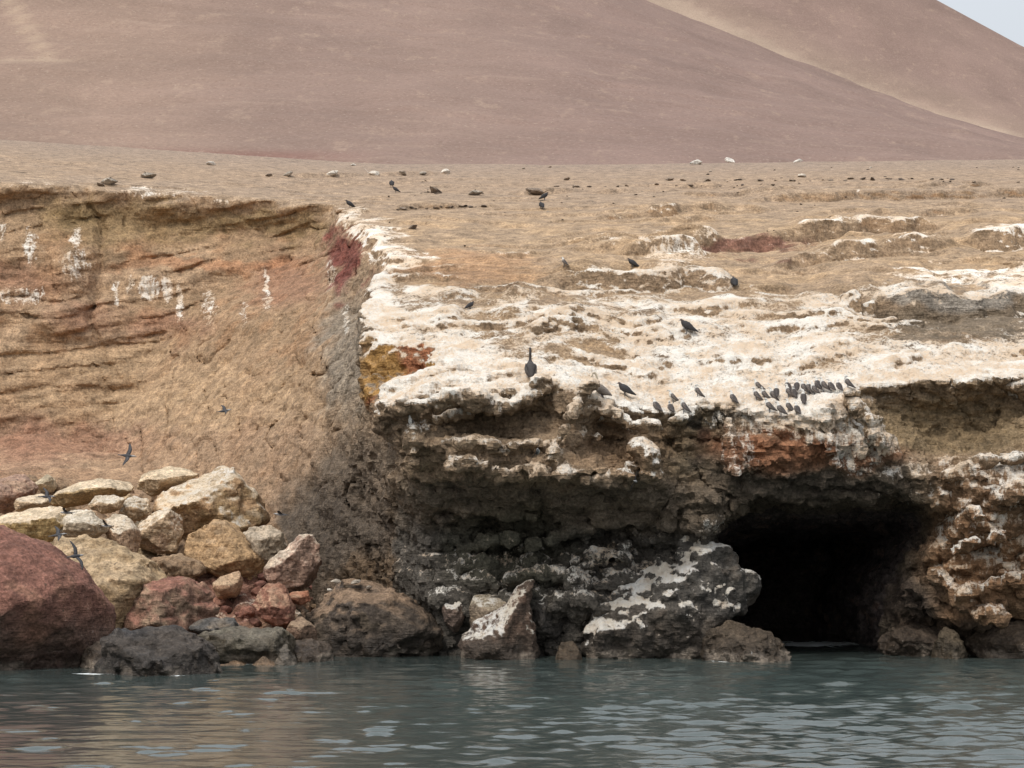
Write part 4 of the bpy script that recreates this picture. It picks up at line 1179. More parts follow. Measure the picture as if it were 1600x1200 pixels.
BOULDERS = [
    dict(label='huge smooth red boulder at the left edge of the shore', poly=[(-110, 990), (-100, 900), (-40, 832), (0, 826), (18, 841), (54, 853), (78, 868), (108, 886), (129, 910), (141, 928), (160, 949), (165, 988), (144, 1018), (120, 1046), (63, 1049), (-60, 1050)],
         Y=74.5, D=3.4, base=RED, second=(0.24, 0.125, 0.085), shore=True, rough=0.6, planes=[(0.5, -0.7, -0.55, 0.52), (0.9, -0.5, -0.1, 0.62), (0.2, -0.6, 0.75, 0.70), (-0.3, -0.8, 0.3, 0.8)]),
    dict(label='large tan boulder leaning behind the huge red boulder', poly=[(60, 852), (81, 842), (132, 840), (174, 847), (198, 868), (228, 877), (252, 898), (240, 935), (205, 1010), (160, 1015), (120, 960), (80, 900)],
         Y=79.5, D=2.3, base=(0.33, 0.225, 0.125), second=(0.27, 0.185, 0.11), top=(0.40, 0.29, 0.175), seed=2, layered=0.04),
    dict(label='blocky red-brown boulder with a grey left face, behind the black shore rock', poly=[(170, 1000), (182, 965), (192, 934), (210, 910), (258, 898), (318, 907), (333, 928), (340, 958), (325, 985), (264, 1005)],
         Y=79.0, D=2.0, base=(0.20, 0.115, 0.080), second=(0.25, 0.175, 0.12), top=(0.26, 0.125, 0.09), seed=3, planes=[(0.75, -0.6, 0.1, 0.42), (-0.55, -0.75, 0.25, 0.48), (0, -0.45, 0.9, 0.6)]),
    dict(label='rugged black rock standing in the sea, left', poly=[(132, 1056), (144, 1033), (171, 1003), (192, 988), (215, 992), (228, 986), (270, 980), (300, 991), (327, 1012), (354, 1039), (358, 1054), (240, 1060)],
         Y=71.0, D=2.2, base=BLACK, seed=4, shore=True, rough=1.25),
    dict(label='small brown rock tucked left of the black shore rock', poly=[(122, 1034), (130, 1018), (152, 1005), (178, 1000), (190, 1020), (165, 1045)], Y=74.0, D=0.9, base=BRN, seed=5, shore=True),
    dict(label='flat olive-brown slab right of the black shore rock', poly=[(300, 985), (318, 974), (360, 978), (440, 985), (462, 1000), (450, 1022), (420, 1038), (380, 1040), (340, 1030)],
         Y=77.0, D=1.6, base=(0.13, 0.11, 0.065), second=(0.09, 0.085, 0.06), top=(0.17, 0.155, 0.12), seed=6, shore=True, planes=[(0.0, -0.75, -0.6, 0.30), (0, -0.25, 0.95, 0.55), (-0.5, -0.8, 0.1, 0.6)]),
    dict(label='dark grey rounded rock behind the olive-brown slab', poly=[(295, 985), (305, 972), (335, 965), (362, 968), (375, 982), (340, 995)], Y=78.0, D=0.8, base=(0.085, 0.08, 0.075), seed=7),
    dict(label='dark brown wedge of rock between slab and large dark block', poly=[(438, 1005), (455, 998), (515, 998), (522, 1028), (505, 1036), (470, 1030)], Y=78.2, D=1.0, base=(0.13, 0.085, 0.055), seed=8, shore=True),
    dict(label='pale grey triangular rock at the waterline', poly=[(405, 1034), (422, 1016), (447, 1004), (470, 1015), (494, 1034)], Y=75.8, D=0.7, base=(0.22, 0.195, 0.16), seed=9, shore=True),
    dict(label='large dark block with small stones on top, right of the boulder pile', poly=[(478, 930), (490, 914), (520, 908), (565, 908), (602, 922), (645, 940), (672, 962), (700, 1000), (710, 1024), (577, 1030), (525, 1030), (498, 998), (484, 960)],
         Y=82.5, D=2.4, base=(0.075, 0.060, 0.050), second=(0.105, 0.08, 0.055), top=(0.24, 0.165, 0.11), seed=10, shore=True, rough=1.2, planes=[(-0.1, -0.95, 0.0, 0.62), (0.1, -0.35, 0.95, 0.62), (-0.7, -0.7, 0.1, 0.6), (0.5, -0.6, -0.5, 0.6)]),
    dict(label='upright red boulder in the middle of the red rubble', poly=[(398, 940), (404, 924), (425, 912), (445, 917), (455, 945), (459, 975), (440, 984), (418, 972), (404, 958)], Y=80.8, D=1.0, base=(0.27, 0.125, 0.085), second=(0.23, 0.105, 0.075), top=(0.36, 0.18, 0.12), seed=11),
    dict(label='pinkish cream wedge-shaped boulder above the large dark block', poly=[(415, 886), (435, 867), (458, 850), (464, 840), (485, 838), (497, 852), (498, 905), (470, 925), (445, 920), (420, 908)],
         Y=85.0, D=1.3, base=PINK, second=(0.30, 0.18, 0.13), top=(0.56, 0.46, 0.36), seed=12, planes=[(-0.5, -0.5, 0.65, 0.42), (0.15, -0.9, -0.3, 0.5), (0.6, -0.7, 0.2, 0.6)]),
    dict(label='rounded pale boulder leaning on the biggest cream boulder', poly=[(367, 852), (375, 838), (390, 828), (422, 821), (442, 832), (448, 858), (430, 878), (405, 884), (380, 872)], Y=87.5, D=1.1, base=(0.36, 0.285, 0.205), second=(0.29, 0.235, 0.17), top=(0.45, 0.37, 0.28), seed=13),
    dict(label='biggest cream and tan boulder, topmost of the pile', poly=[(244, 800), (252, 778), (270, 762), (310, 745), (340, 724), (360, 733), (382, 760), (402, 778), (418, 812), (405, 835), (360, 850), (300, 850), (270, 830)],
         Y=91.5, D=2.6, base=TAN, second=(0.33, 0.22, 0.11), top=(0.68, 0.54, 0.38), gu=0.46, seed=14, rough=0.9, planes=[(-0.35, -0.5, 0.8, 0.30), (0.55, -0.8, 0.15, 0.42), (0.05, -0.85, -0.45, 0.55)]),
    dict(label='tan slab jutting down below the biggest cream boulder', poly=[(286, 864), (300, 838), (322, 816), (352, 818), (392, 846), (420, 886), (416, 914), (370, 908), (322, 894)],
         Y=87.3, D=1.9, base=(0.42, 0.275, 0.15), second=(0.37, 0.235, 0.125), seed=15, rough=0.8, planes=[(-0.4, -0.85, 0.25, 0.40), (0.45, -0.75, 0.4, 0.62), (0.1, -0.7, -0.7, 0.62)]),
    dict(label='cream slab lying behind the top of the biggest cream boulder', poly=[(220, 762), (224, 744), (258, 731), (310, 731), (306, 742), (280, 757), (240, 774)], Y=93.5, D=1.3, base=CREAM, top=(0.66, 0.525, 0.365), seed=16, rough=0.6),
    dict(label='long tilted cream slab at the top left of the pile', poly=[(76, 790), (95, 770), (130, 755), (180, 746), (200, 748), (203, 762), (190, 774), (140, 784), (100, 793)], Y=93.0, D=1.5, base=(0.45, 0.315, 0.165), top=(0.66, 0.535, 0.38), seed=17, rough=0.5),
    dict(label='squarish cream boulder in the middle of the pile', poly=[(213, 842), (222, 815), (238, 800), (255, 795), (280, 800), (284, 832), (276, 862), (250, 864), (218, 854)], Y=87.5, D=1.2, base=(0.42, 0.30, 0.19), second=(0.35, 0.225, 0.145), top=(0.66, 0.55, 0.42), gu=0.4, seed=18, planes=[(-0.45, -0.45, 0.75, 0.42), (0.3, -0.9, -0.1, 0.5), (0.8, -0.5, 0.2, 0.6)]),
    dict(label='yellowish tan slab above the huge red boulder', poly=[(-25, 830), (0, 812), (50, 792), (102, 790), (106, 815), (92, 836), (65, 852), (30, 846)], Y=84.5, D=1.6, base=(0.43, 0.295, 0.135), top=(0.66, 0.525, 0.365), gu=0.3, seed=19, rough=0.6, planes=[(-0.1, -0.45, 0.85, 0.32), (0.4, -0.85, -0.2, 0.5)]),
    dict(label='whitish slab beside the yellowish tan slab', poly=[(94, 838), (98, 812), (106, 799), (135, 796), (166, 822), (168, 838), (140, 844)], Y=84.8, D=1.0, base=(0.46, 0.36, 0.25), top=(0.60, 0.52, 0.41), gu=0.4, seed=20),
    dict(label='brown wedge boulder left of the squarish cream boulder', poly=[(158, 818), (172, 802), (192, 806), (216, 830), (218, 855), (205, 872), (180, 858)], Y=85.5, D=1.0, base=(0.36, 0.235, 0.15), top=(0.64, 0.53, 0.40), gu=0.4, seed=21),
    dict(label='small pale rock below the long tilted slab', poly=[(138, 792), (152, 776), (175, 773), (192, 780), (186, 796), (160, 802)], Y=89.0, D=0.7, base=CREAM, top=(0.66, 0.56, 0.43), gu=0.45, seed=22),
    dict(label='knobbly pale rock left of the biggest cream boulder', poly=[(188, 806), (194, 784), (204, 775), (228, 780), (234, 800), (216, 814)], Y=90.0, D=0.8, base=CREAM, top=(0.66, 0.56, 0.43), gu=0.45, seed=23, rough=1.6),
    dict(label='pinkish rock at the left edge below the bay cliff', poly=[(-30, 790), (-25, 762), (0, 750), (32, 742), (56, 760), (40, 785), (10, 800)], Y=92.0, D=1.6, base=PINK, second=(0.30, 0.165, 0.12), seed=24),
    dict(label='thin cream slab at the left edge of the pile', poly=[(20, 798), (28, 780), (60, 772), (78, 776), (70, 792), (40, 800)], Y=90.0, D=0.9, base=CREAM, top=(0.58, 0.47, 0.34), seed=25, rough=0.6),
    dict(label='shaded brown rock under the squarish cream boulder', poly=[(228, 890), (240, 874), (280, 866), (318, 884), (312, 905), (260, 905)], Y=85.5, D=1.1, base=(0.25, 0.165, 0.10), seed=26),
    dict(label='flat tan rock in the red rubble below the jutting slab', poly=[(330, 915), (345, 902), (372, 893), (378, 905), (372, 930), (345, 935)], Y=83.8, D=0.9, base=(0.37, 0.225, 0.14), top=(0.46, 0.315, 0.20), seed=27, rough=0.6),
    dict(label='brown rock below the upright red boulder', poly=[(446, 990), (455, 972), (470, 964), (492, 980), (494, 998), (470, 1003)], Y=80.0, D=0.7, base=(0.20, 0.13, 0.09), seed=28),
    dict(label='small rusty rock between upright red boulder and dark block', poly=[(450, 938), (455, 926), (480, 923), (483, 938), (470, 946)], Y=81.8, D=0.5, base=(0.30, 0.13, 0.075), seed=29),
    # foot of the headland
    dict(label='large black rock streaked white with guano, left of the cave', poly=[(915, 985), (924, 965), (946, 946), (974, 914), (1017, 886), (1055, 880), (1071, 857), (1096, 842), (1142, 843), (1153, 874), (1150, 892), (1168, 905), (1174, 936), (1158, 952), (1130, 970), (1116, 990), (1104, 1030), (992, 1032), (939, 1020)],
         Y=80.6, D=2.2, base=(0.10, 0.09, 0.078), second=(0.07, 0.063, 0.056), gu=0.80, seed=30, shore=True, rough=1.7, layered=0.05, planes=[(-0.55, -0.45, 0.7, 0.34), (0.6, -0.75, 0.15, 0.50), (0.0, -0.85, -0.5, 0.52), (-0.2, -0.85, 0.1, 0.6)]),
    dict(label='rounded brown weedy rock in the sea before the cave mouth', poly=[(1096, 1030), (1104, 1002), (1120, 984), (1144, 975), (1189, 985), (1222, 1003), (1234, 1018), (1230, 1032)], Y=78.6, D=1.5, base=(0.10, 0.072, 0.045), second=(0.075, 0.055, 0.038), seed=31, shore=True, rough=1.5),
    dict(label='slanting whitish ridge of rock at the left foot of the headland', poly=[(708, 1032), (725, 998), (742, 974), (789, 946), (812, 918), (820, 912), (831, 913), (828, 930), (826, 970), (848, 1011), (856, 1032)], Y=80.0, D=1.2, base=(0.13, 0.092, 0.070), second=(0.17, 0.105, 0.075), gu=0.62, seed=32, shore=True, rough=1.1, planes=[(-0.55, -0.45, 0.7, 0.25), (0.7, -0.7, 0.1, 0.5)]),
    dict(label='round whitish boulder behind the slanting ridge', poly=[(731, 958), (742, 933), (767, 926), (796, 938), (790, 958), (760, 975), (738, 982)], Y=81.0, D=0.9, base=(0.26, 0.20, 0.145), top=(0.42, 0.36, 0.27), gu=0.45, seed=33, rough=0.8),
    dict(label='white-capped rock at the inner corner of the bay', poly=[(691, 950), (694, 933), (708, 926), (728, 936), (728, 960), (716, 985), (698, 985)], Y=81.2, D=0.8, base=(0.14, 0.10, 0.08), gu=0.66, seed=34),
    dict(label='whitish rock perched above the round whitish boulder', poly=[(718, 925), (724, 911), (742, 904), (770, 916), (776, 930), (745, 936)], Y=82.0, D=0.8, base=(0.20, 0.165, 0.13), gu=0.5, seed=35),
    dict(label='tan rounded knob of rock on the dark wall', poly=[(741, 882), (748, 869), (762, 863), (774, 866), (778, 879), (768, 890), (750, 891)], Y=82.4, D=0.9, base=(0.33, 0.25, 0.15), seed=36, rough=0.7),
    dict(label='dark white-capped rock right of the slanting ridge', poly=[(826, 940), (838, 911), (855, 909), (868, 932), (880, 960), (876, 990), (840, 1000), (828, 970)], Y=81.3, D=0.9, base=DARK, gu=0.68, seed=37),
    dict(label='dark rock with white top between ridge and guano-streaked rock', poly=[(880, 960), (886, 932), (905, 918), (930, 922), (945, 945), (935, 985), (900, 995)], Y=81.8, D=0.9, base=DARK, gu=0.64, seed=38, rough=1.4),
    dict(label='brown loaf-shaped stone at the waterline, left of two smaller ones', poly=[(857, 1030), (862, 1014), (876, 1006), (899, 1002), (916, 1014), (914, 1031)], Y=79.2, D=0.7, base=(0.20, 0.14, 0.085), seed=39, shore=True, rough=0.6),
    dict(label='smallest brown stone in the row at the waterline', poly=[(904, 1033), (910, 1022), (922, 1017), (938, 1026), (938, 1034)], Y=78.6, D=0.4, base=(0.21, 0.15, 0.09), seed=40, shore=True, rough=0.6),
    dict(label='olive stone at the waterline under the guano-streaked rock', poly=[(940, 1032), (946, 1018), (955, 1012), (968, 1015), (986, 1028), (984, 1034)], Y=78.7, D=0.5, base=(0.16, 0.14, 0.08), seed=41, shore=True, rough=0.6),
    dict(label='pyramid-shaped olive rock standing in the sea, right of the cave', poly=[(1450, 1026), (1462, 1004), (1477, 980), (1490, 988), (1500, 1000), (1520, 1022), (1490, 1030)], Y=80.0, D=0.9, base=(0.15, 0.115, 0.065), second=(0.10, 0.075, 0.05), seed=42, shore=True, rough=1.2),
    dict(label='low dark brown rock at the right side of the cave mouth', poly=[(1378, 1008), (1381, 974), (1430, 972), (1482, 981), (1520, 997), (1522, 1012), (1450, 1014)], Y=82.3, D=1.3, base=(0.10, 0.066, 0.045), seed=43, shore=True),
    dict(label='brown rock ledge at the waterline, right edge', poly=[(1512, 1020), (1521, 998), (1545, 984), (1569, 971), (1640, 954), (1700, 960), (1700, 1024)], Y=80.8, D=1.6, base=(0.16, 0.105, 0.065), second=(0.10, 0.07, 0.05), seed=44, shore=True),
]
SHORE = []
for bd in BOULDERS:
    boulder(**bd)
build_water()
print('boulders, water', time.time() - _t0)

# ------------------------------------------------------------------ small stones
def stone_mesh(name, seed, col):
    import bmesh
    r = np.random.RandomState(seed)
    bm = bmesh.new()
    pts = r.randn(22, 3); pts /= np.linalg.norm(pts, axis=1, keepdims=True)
    pts *= np.array([0.5, 0.42, 0.34]) * (0.82 + 0.3 * r.rand(22, 1))
    for p in pts: bm.verts.new(p)
    bmesh.ops.convex_hull(bm, input=bm.verts)
    loose = [v for v in bm.verts if not v.link_faces]
    bmesh.ops.delete(bm, geom=loose, context='VERTS')
    bmesh.ops.bevel(bm, geom=bm.edges[:], offset=0.035, segments=1, affect='EDGES')
    bmesh.ops.triangulate(bm, faces=bm.faces)
    for v in bm.verts: v.co += Vector(r.randn(3) * 0.008)
    me = bpy.data.meshes.new(name); bm.to_mesh(me); bm.free()
    n = len(me.vertices)
    attr_col(me, 'col', np.tile(C3(*col), (n, 1)) * (0.85 + 0.3 * r.rand(n, 1)).astype(f32))
    attr_f(me, 'gu', np.zeros(n)); attr_f(me, 'wet', np.zeros(n))
    me.materials.append(MAT_BOULDER)
    return me


REDS = [stone_mesh('stone', 10 + k, c) for k, c in enumerate([(0.25, 0.115, 0.08), (0.29, 0.145, 0.10), (0.21, 0.10, 0.075), (0.30, 0.18, 0.12)])]
TANS = [stone_mesh('stone', 30 + k, c) for k, c in enumerate([(0.42, 0.31, 0.19), (0.34, 0.23, 0.14), (0.48, 0.39, 0.27), (0.28, 0.19, 0.12)])]
PALES = [stone_mesh('stone', 50 + k, c) for k, c in enumerate([(0.62, 0.56, 0.48), (0.46, 0.40, 0.33), (0.22, 0.17, 0.13), (0.68, 0.64, 0.58)])]
DARKS = [stone_mesh('stone', 70 + k, c) for k, c in enumerate([(0.09, 0.07, 0.055), (0.13, 0.10, 0.08), (0.16, 0.12, 0.09)])]
srng = random.Random(5)


def stone(me, p, size, label, group=None, flat=1.0, sink=0.25):
    o = bpy.data.objects.new('stone', me); COL.objects.link(o)
    o.location = (p[0], p[1], p[2] + size * 0.34 * flat - sink * size * 0.34 * flat)
    o.scale = (size, size * srng.uniform(0.8, 1.1), size * flat)
    o.rotation_euler = (srng.uniform(-0.4, 0.4), srng.uniform(-0.4, 0.4), srng.uniform(0, 6.28))
    tag(o, label, 'stone', group)
    return o


for k in range(34):      # red rubble between the boulders
    px = srng.uniform(330, 420); py = srng.uniform(905, 985)
    p = hit(px, py, 76)
    zs_ = srng.choice([0.25, 0.35, 0.45, 0.6, 0.8]); mt_ = srng.randrange(4)
    stone(REDS[mt_], p, zs_, '%s %s stone in the red rubble, %s' % ('small' if zs_ < 0.5 else 'larger angular', ('red', 'pale red', 'dark red', 'orange-brown')[mt_],
          'beside the upright red boulder' if px > 385 else ('above the flat olive-brown slab' if py > 945 else 'below the jutting tan slab')), 'red rubble stones')
for k in range(80):      # tan chips in the pile
    px = srng.uniform(0, 330); py = srng.uniform(765, 900)
    p = hit(px, py, 78)
    zs_ = srng.choice([0.4, 0.6, 0.9, 1.2, 1.5]); mt_ = srng.randrange(4)
    stone(TANS[mt_], p, zs_, '%s %s stone wedged among the fallen boulders, %s' % ('small' if zs_ < 0.8 else 'larger angular', ('tan', 'brown', 'cream', 'dark brown')[mt_],
          'near the huge red boulder' if px < 110 else ('by the whitish slab' if px < 200 else 'below the biggest cream boulder')), 'loose stones in the boulder pile')
for k in range(12):
    px = srng.uniform(440, 500); py = srng.uniform(900, 990)
    p = hit(px, py, 76)
    stone(srng.choice(TANS + REDS), p, srng.choice([0.3, 0.4, 0.55]), 'small brown stone in the gap beside the large dark block', 'brown stones beside the dark block')
for px, py, sz, lab in [(515, 920, 0.32, 'small white stone lying on top of the large dark block'), (523, 908, 0.55, 'flat brown stone on the left of the large dark block top'),
                        (557, 908, 0.5, 'grey flat stone on the middle of the large dark block top'), (576, 917, 0.38, 'pointed pinkish stone on the large dark block'), (610, 926, 0.33, 'pale pebble on the right slope of the large dark block')]:
    x_, y_, z_ = at(px, py, 82.3)
    stone(PALES[0] if sz < 0.36 else PALES[1], (x_, y_, z_ - 0.1), sz, lab, flat=0.6)
for px, py, w, me, lab in [
        (330, 258, 13, 3, 'white flat stone alone on the far desert slope, left'), (450, 275, 15, 1, 'grey hump-shaped stone left in the line on the upper slope'),
        (420, 276, 10, 2, 'small dark stone leftmost in the line on the upper slope'), (518, 276, 20, 0, 'pale low stone second in the line on the upper slope'),
        (552, 259, 8, 3, 'small white stone farther back above the line of stones'), (585, 274, 17, 0, 'pale oblong stone in the line, left of the standing dark bird'),
        (630, 273, 12, 1, 'low grey stone just right of the standing dark bird'), (661, 272, 11, 1, 'grey rounded stone, second from the right in the line'),
        (696, 271, 17, 0, 'pale pointed stone at the right end of the line'), (680, 302, 22, 2, 'flat dark crust stone on the open slope below the line'),
        (744, 305, 20, 1, 'whitish crust stone on the open slope right of centre line'), (645, 358, 14, 2, 'small brown stone near the whitened edge of the headland'),
        (232, 279, 24, 1, 'flat grey stone near the rim of the bay cliff'), (172, 288, 24, 1, 'whitened stone on the rim of the bay cliff'),
        (157, 291, 13, 2, 'dark stone on the rim of the bay cliff, left of the whitened one'), (1089, 257, 18, 3, 'white low stone on the far slope, centre right'), (1140, 254, 18, 3, 'white flat stone on the far skyline of the slope'),
        (1247, 254, 13, 3, 'small white stone on the far slope, right'), (836, 303, 26, 2, 'dark flat stone beside the two dark birds on the slope'),
        (1047, 282, 12, 2, 'dark flat pebble on the middle of the upper slope'), (1252, 277, 14, 1, 'brown stone on the upper slope, right'), (885, 282, 10, 2, 'lone dark pebble above the two dark birds')]:
    p = hit(px, py)
    sz = 1.3 * w * p[1] / FPX
    stone(PALES[me], p, sz, lab, flat=0.55)
for k in range(90):      # dark crumbs of crust strewn over the slope
    px = srng.uniform(560, 1600); py = 262 + 130 * srng.random() ** 1.5
    p = hit(px, py)
    stone(srng.choice(PALES[1:3] + DARKS), p, srng.uniform(3, 7) * p[1] / FPX, 'dark crumb of crust strewn on the tan slope', 'crumbs of crust on the slope', flat=0.6)
for (ax, ay), (bx, by), cnt, lab in [((620, 327), (755, 323), 16, 'dark crumb of crust marking the short ledge shadow line below the line of stones'), ((1055, 283), (1490, 281), 26, 'dark crumb of crust marking the long ledge shadow line on the upper right slope'),
                                    ((860, 292), (1210, 289), 18, 'dark crumb of crust marking the ledge shadow line above the middle mounds'), ((655, 301), (690, 302), 6, 'dark crumb beside the flat crust stone on the open slope')]:
    for k in range(cnt):  # rows of dark crumbs added to draw the shadow lines of thin ledges
        t = (k + srng.random()) / cnt
        p = hit(ax + (bx - ax) * t, ay + (by - ay) * t + srng.uniform(-1.5, 1.5))
        stone(srng.choice(PALES[2:3] + DARKS), p, srng.uniform(5, 14) * p[1] / FPX, lab, 'crumbs of crust along ledge shadow lines', flat=0.4)
print('stones', time.time() - _t0)

# ------------------------------------------------------------------ birds
def bird_material():
    m = bpy.data.materials.new('plumage'); m.use_nodes = True
    nt = m.node_tree; bs = nt.nodes['Principled BSDF']
    tc = nt.nodes.new('ShaderNodeTexCoord')
    col = N(nt, 'ShaderNodeAttribute', attribute_name='col').outputs['Color']
    n = tex_noise(nt, tc.outputs['Object'], 22, 3, 0.6, (1, 0.5, 1))
    nt.links.new(mixcol(nt, 1.0, col, maprange(nt, n, 0.3, 0.7, 0.65, 1.35), 'MULTIPLY'), bs.inputs['Base Color'])
    bs.inputs['Roughness'].default_value = 0.75
    return m


MAT_BIRD = bird_material()


def loft(path, rad, seg=10, x0=None):
    """closed tube along points of the y-z plane (optionally offset in x); rad = (half width, half height)"""
    path = np.array(path, float)
    n = len(path)
    V_, F_ = [], []
    for i in range(n):
        t = path[min(i + 1, n - 1)] - path[max(i - 1, 0)]
        t /= np.linalg.norm(t) + 1e-9
        side = np.array([1.0, 0, 0]); side -= t * side.dot(t); side /= np.linalg.norm(side)
        up = np.cross(side, t)
        for k in range(seg):
            a = 2 * math.pi * k / seg
            V_.append(path[i] + side * math.cos(a) * rad[i][0] + up * math.sin(a) * rad[i][1])
    for i in range(n - 1):
        for k in range(seg):
            k2 = (k + 1) % seg
            F_.append((i * seg + k, i * seg + k2, (i + 1) * seg + k2, (i + 1) * seg + k))
    F_.append(tuple(range(seg))[::-1]); F_.append(tuple((n - 1) * seg + k for k in range(seg)))
    return V_, F_


def wing_fn(span, chord, sweep, lift, sx):
    """outstretched wing, thin tapered surface of rings along x"""
    V_, F_ = [], []
    st = [0, 0.2, 0.45, 0.7, 0.88, 1.0]
    for s in st:
        c = chord * (1 - 0.15 * s - 0.75 * s ** 3); xx = sx * s * span
        yy = (0.10 * math.sin(min(s, 0.45) / 0.45 * 1.57) - sweep * max(0, s - 0.45)) * span
        zz = lift * span * math.sin(s * 2.2)
        for (dy, dz) in ((0.5, 0.0), (0.15, 0.035), (-0.5, 0.004), (0.1, -0.02)):
            V_.append(np.array([xx, yy + dy * c, zz + dz * c * 1.4 * (1 - 0.6 * s)]))
    for i in range(len(st) - 1):
        for k in range(4):
            k2 = (k + 1) % 4
            F_.append((i * 4 + k, i * 4 + k2, (i + 1) * 4 + k2, (i + 1) * 4 + k))
    F_.append((3, 2, 1, 0)); e = (len(st) - 1) * 4; F_.append((e, e + 1, e + 2, e + 3))
    return V_, F_


def join(parts):
    V_, F_ = [], []
    for v, f in parts:
        o = len(V_); V_ += v; F_ += [tuple(i + o for i in t) for t in f]
    return V_, F_


def part_mesh(name, geo, colf):
    V_, F_ = geo
    me = bpy.data.meshes.new(name)
    me.from_pydata([tuple(v) for v in V_], [], F_)
    me.polygons.foreach_set('use_smooth', np.ones(len(me.polygons), bool))
    me.update()
    import bmesh
    bm = bmesh.new(); bm.from_mesh(me); bmesh.ops.recalc_face_normals(bm, faces=bm.faces); bm.to_mesh(me); bm.free()
    co = np.array([v for v in V_])
    attr_col(me, 'col', np.array([colf(*c) for c in co], f32))
    me.materials.append(MAT_BIRD)
    return me


def cone(p, q, r, seg=6):
    m_ = [p[i] * 0.55 + q[i] * 0.45 for i in range(3)]
    return loft([p, m_, q], [(r, r), (r * 0.75, r * 0.7), (r * 0.12, r * 0.12)], seg)


def make_kind(kind):
    """list of (part name, mesh) for one kind of bird, facing +y, feet at the origin"""
    if kind == 'booby':
        body = loft([(0, -0.33, 0.10), (0, -0.24, 0.155), (0, -0.14, 0.22), (0, -0.05, 0.31), (0, 0.03, 0.405), (0, 0.065, 0.48), (0, 0.072, 0.545), (0, 0.085, 0.595), (0, 0.12, 0.618), (0, 0.155, 0.612)],
                    [(0.018, 0.008), (0.045, 0.03), (0.082, 0.078), (0.102, 0.11), (0.098, 0.112), (0.068, 0.078), (0.046, 0.05), (0.044, 0.048), (0.040, 0.043), (0.020, 0.022)])
        bc = lambda x, y, z: (0.62, 0.60, 0.56) if (z > 0.49 or (y + 0.30 - 0.75 * (z - 0.1) > 0.06)) else (0.055, 0.045, 0.042)
        wing = [loft([(s * 0.088, 0.045, 0.45), (s * 0.105, -0.01, 0.36), (s * 0.095, -0.12, 0.25), (s * 0.06, -0.24, 0.155), (s * 0.02, -0.36, 0.075)],
                     [(0.012, 0.03), (0.022, 0.085), (0.022, 0.075), (0.018, 0.045), (0.006, 0.012)], 8) for s in (-1, 1)]
        wc = lambda x, y, z: (0.15, 0.125, 0.11) if math.sin(90 * (z + 0.7 * y)) > 0 else (0.060, 0.050, 0.047)
        beak = cone((0, 0.15, 0.610), (0, 0.255, 0.585), 0.017)
        kc = (0.16, 0.17, 0.19)
        legs = [(s * 0.045, -0.02, 0.25) for s in (-1, 1)]
    elif kind == 'dark':
        body = loft([(0, -0.36, 0.10), (0, -0.26, 0.16), (0, -0.14, 0.23), (0, -0.03, 0.29), (0, 0.08, 0.36), (0, 0.14, 0.42), (0, 0.165, 0.47), (0, 0.20, 0.495), (0, 0.235, 0.485)],
                    [(0.03, 0.01), (0.07, 0.035), (0.115, 0.10), (0.13, 0.13), (0.12, 0.12), (0.07, 0.075), (0.04, 0.045), (0.036, 0.038), (0.018, 0.02)])
        bc = lambda x, y, z: (0.022, 0.020, 0.021) if z < 0.46 else (0.05, 0.032, 0.030)
        wing = [loft([(s * 0.11, 0.09, 0.40), (s * 0.135, 0.0, 0.31), (s * 0.12, -0.13, 0.22), (s * 0.07, -0.27, 0.14), (s * 0.02, -0.40, 0.07)],
                     [(0.014, 0.03), (0.024, 0.10), (0.024, 0.085), (0.018, 0.05), (0.006, 0.014)], 8) for s in (-1, 1)]
        wc = lambda x, y, z: (0.026, 0.024, 0.026)
        beak = cone((0, 0.23, 0.485), (0, 0.29, 0.455), 0.015)
        kc = (0.2, 0.19, 0.17)
        legs = [(s * 0.05, 0.0, 0.2) for s in (-1, 1)]
    elif kind == 'pelican':
        body = loft([(0, -0.34, 0.16), (0, -0.26, 0.22), (0, -0.14, 0.33), (0, -0.04, 0.46), (0, 0.05, 0.60), (0, 0.09, 0.71), (0, 0.085, 0.80), (0, 0.05, 0.92), (0, 0.03, 1.04), (0, 0.04, 1.16), (0, 0.075, 1.225), (0, 0.13, 1.24), (0, 0.17, 1.225)],
                    [(0.05, 0.012), (0.09, 0.05), (0.16, 0.14), (0.195, 0.19), (0.175, 0.18), (0.11, 0.115), (0.058, 0.065), (0.042, 0.048), (0.040, 0.044), (0.042, 0.046), (0.046, 0.05), (0.042, 0.044), (0.024, 0.026)], 12)
        bc = lambda x, y, z: (0.05, 0.043, 0.040) if z < 0.8 else (0.035, 0.028, 0.026)
        wing = [loft([(s * 0.165, 0.07, 0.66), (s * 0.20, -0.02, 0.52), (s * 0.185, -0.14, 0.38), (s * 0.12, -0.27, 0.25), (s * 0.04, -0.40, 0.13)],
                     [(0.02, 0.04), (0.03, 0.14), (0.03, 0.13), (0.025, 0.08), (0.008, 0.02)], 8) for s in (-1, 1)]
        wc = lambda x, y, z: (0.085, 0.075, 0.068) if math.sin(60 * (z + y)) > -0.2 else (0.05, 0.043, 0.04)
        beak = loft([(0, 0.16, 1.225), (0, 0.25, 1.12), (0, 0.30, 0.98), (0, 0.31, 0.88)], [(0.025, 0.026), (0.026, 0.038), (0.022, 0.034), (0.008, 0.008)], 8)
        kc = (0.15, 0.12, 0.09)
        legs = [(s * 0.08, 0.0, 0.34) for s in (-1, 1)]
    out = [('body', part_mesh('body', body, bc))]
    for w in wing:
        out.append(('wing', part_mesh('wing', w, wc)))
    out.append(('beak', part_mesh('beak', beak, lambda x, y, z: kc)))
